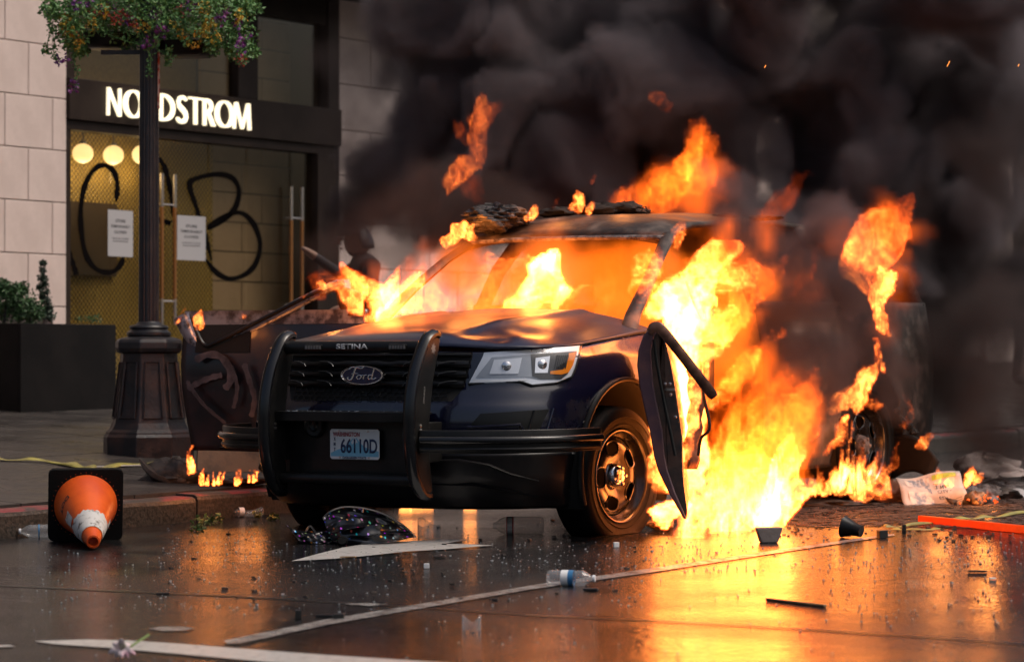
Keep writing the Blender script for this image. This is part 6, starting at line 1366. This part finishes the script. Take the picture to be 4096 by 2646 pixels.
# ---- left side
fire('ground_flames', 'low flames on the pavement under the open passenger door', [[(447, 1100, 9, 1), (444, 1075, 9, 1), (438, 1056, 5, .8), (447, 1036, 2, .5)]]+[[(x, 1123, 6, 1), (x+2, 1112, 5.5, 1), (x+5, 1100-h, 2, .7)] for x, h in ((468, 4), (480, 0), (496, 2), (512, 3), (524, 0), (556, 8), (578, 2), (592, 4), (600, 2))], 16.75, 420, voxel=.008, warps=((4, .03), (9, .03), (20, .015)), fil=14, jit=.03, watts=3, nl=7, lr=.03)
fire('door_flame', 'small flames on the broken tip of the passenger door frame', [[(464, 755, 9.1, 1), (462, 738, 13, 1), (464, 720, 5.2, 0.8)], [(414, 748, 5.2, 1), (418, 738, 3.9, 0.8)], [(420, 728, 3.9, 0.5), (428, 718, 2.6, 0.4)], [(563, 738, 3.9, 0.8), (570, 735, 5.2, 0.8)], [(745, 672, 7.8, 1), (755, 668, 9.1, 1), (738, 682, 5.2, 0.8)], [(705, 690, 3.9, 0.6), (715, 688, 3.9, 0.6)]], 16.9, 150, voxel=.008, warps=((4, .03), (9, .03), (20, .015)), fil=14, jit=.03, watts=3, nl=2, lr=.04)
# ================================================================== smoke
def blobs(poly, n, rr, YY, heat, seed):
    r_ = random.Random(seed); xs = [p_[0] for p_ in poly]; ys = [p_[1] for p_ in poly]; out = []
    def inside(x, y):
        c_ = False; j = len(poly)-1
        for i in range(len(poly)):
            if (poly[i][1] > y) != (poly[j][1] > y) and x < (poly[j][0]-poly[i][0])*(y-poly[i][1])/(poly[j][1]-poly[i][1])+poly[i][0]: c_ = not c_
            j = i
        return c_
    while len(out) < n:
        x, y = r_.uniform(min(xs), max(xs)), r_.uniform(min(ys), max(ys))
        if inside(x, y):
            Y = r_.uniform(*YY); q_ = at(x, y, Y); out.append((q_.x, q_.y, q_.z, r_.uniform(*rr)*ppm(Y), heat))
    return out
SM = [(0.5, .40), (1.2, .34), (2.8, .20), (6.0, .10), (12.0, .045)]
main = blobs([(960, -200), (930, 60), (890, 220), (900, 400), (960, 520), (1100, 560), (1440, 600), (1700, 620), (1900, 660), (2050, 700), (2200, 750), (2384, 640), (2420, 200), (2384, -200)], 170, (85, 165), (18.6, 21.0), 1, 3)
main += blobs([(1690, 480), (1990, 520), (2010, 700), (1960, 850), (1850, 700), (1700, 560)], 18, (80, 120), (17.8, 18.8), 1, 5)
o = field_volume('smoke', main, .038, SM, (1, 1, .9), 1.5, 1.3, 'smoke', smoke_mat('smoke', 14.0, (.21, .185, .20)), pad=.15, soft=.46); tag(o, 'billowing dark smoke rising behind the burning car', None, None, 'stuff')
flank = blobs([(1700, 560), (1900, 520), (2010, 640), (1960, 830), (1930, 1000), (1870, 1060), (1800, 920), (1740, 760)], 26, (55, 95), (16.2, 16.9), 1, 7)
flank += blobs([(1900, 560), (2060, 620), (2120, 780), (2100, 930), (1980, 900), (1900, 700)], 20, (50, 85), (17.6, 18.1), 1, 41)
o = field_volume('smoke', flank, .04, [(0.8, .22), (2.2, .16), (5, .09), (11, .04)], (1, 1, .8), 1.2, 2.2, 'smoke', smoke_mat('flank_smoke', 9.0, (.12, .10, .105)), pad=.1, soft=.7); tag(o, 'dark smoke pouring along the flank of the car', None, None, 'stuff')
thin = blobs([(800, 500), (960, 440), (1050, 520), (1000, 620), (800, 650), (740, 620)], 22, (50, 90), (17.2, 18.4), 1.5, 9)+blobs([(830, 460), (810, 250), (850, 60), (960, -60), (980, 460)], 26, (60, 110), (19.5, 21.5), .7, 43)+blobs([(790, 640), (800, 520), (850, 490), (960, 490), (960, 640)], 16, (40, 70), (19.5, 21.2), 3.0, 23)+blobs([(940, 640), (960, 460), (1200, 430), (1250, 600)], 20, (50, 90), (17.6, 18.6), 8.0, 19)+blobs([(2050, 450), (2384, 150), (2460, 500), (2460, 900), (2380, 1040), (2150, 1040), (2050, 800)], 40, (90, 160), (18.2, 20.5), 3.2, 11)
o = field_volume('smoke', thin, .06, SM, (1, 1, 1), 1.2, 1.4, 'smoke', smoke_mat('thin_smoke', 2.2, (.10, .08, .078)), pad=.15, soft=1.0); tag(o, 'thin drifting smoke veil beside and behind the car', None, None, 'stuff')
def emissive_smoke(name, dens, col, e, es):  # smoke whose own emission stands in for firelight falling on it
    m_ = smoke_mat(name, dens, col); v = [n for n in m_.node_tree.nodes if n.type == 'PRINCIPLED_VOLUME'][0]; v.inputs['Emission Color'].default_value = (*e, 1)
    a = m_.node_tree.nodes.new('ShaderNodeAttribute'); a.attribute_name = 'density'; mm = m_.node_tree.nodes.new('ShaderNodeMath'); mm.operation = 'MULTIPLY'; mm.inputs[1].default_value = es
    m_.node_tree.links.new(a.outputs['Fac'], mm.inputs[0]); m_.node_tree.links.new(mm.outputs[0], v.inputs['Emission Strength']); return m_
cab = []
for i in range(110):
    v = CARM @ Vector((RF.uniform(-3.3, -.75), RF.uniform(-.78, .65), RF.uniform(.75, 1.45))); cab.append((v.x, v.y, v.z, RF.uniform(.14, .26), RF.uniform(.6, 1.1)))
o = field_volume('emissive_smoke', cab, .035, [(1.2, .12), (3, .08)], (1, 1, 1), 1.0, 2.5, 'smoke', emissive_smoke('emissive_cabin_smoke', 10.0, (.2, .13, .1), (1, .16, .007), 13.0), soft=.7); tag(o, 'smoke filling the cabin behind the windscreen opening, firelight put in as orange glow', None, None, 'stuff')  # emission paints flame light on the cabin smoke along with its hot glow
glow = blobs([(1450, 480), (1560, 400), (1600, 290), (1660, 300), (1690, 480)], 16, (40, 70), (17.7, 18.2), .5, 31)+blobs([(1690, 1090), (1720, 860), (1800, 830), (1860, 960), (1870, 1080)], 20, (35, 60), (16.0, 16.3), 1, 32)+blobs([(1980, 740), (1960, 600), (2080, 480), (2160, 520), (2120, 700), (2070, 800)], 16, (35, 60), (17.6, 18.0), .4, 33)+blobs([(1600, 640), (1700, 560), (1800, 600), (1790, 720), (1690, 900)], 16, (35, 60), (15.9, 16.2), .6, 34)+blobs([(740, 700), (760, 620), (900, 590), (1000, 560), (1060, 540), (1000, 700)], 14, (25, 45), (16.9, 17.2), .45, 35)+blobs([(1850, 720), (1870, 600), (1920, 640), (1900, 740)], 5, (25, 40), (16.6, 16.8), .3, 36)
o = field_volume('emissive_smoke', glow, .035, [(0.9, .2), (2.2, .14), (5, .08), (11, .03)], (1.2, 1.2, .8), 1.6, 3.0, 'smoke', emissive_smoke('firelight_glow_smoke', 1.6, (.25, .16, .12), (1, .125, .004), 15.0), soft=1.0); tag(o, 'smoke clinging round the flames with firelight put in as orange glow', None, None, 'stuff')  # firelight on the smoke is painted as emission
# sparks
sk = MB()
for x, y, l in ((2205, 155, 12), (2370, 155, 5), (1780, 158, 6)):
    a = at(x, y, 17.5); b = at(x+l*.5, y-l, 17.5); sk.tube([a, b], .0011, 4)
tag(sk.obj('sparks', pm('spark', (.8, .3, .05), .5, emit=(1, .3, .05), es=4)), 'a few glowing orange sparks drifting in the smoke', None, None, 'stuff')
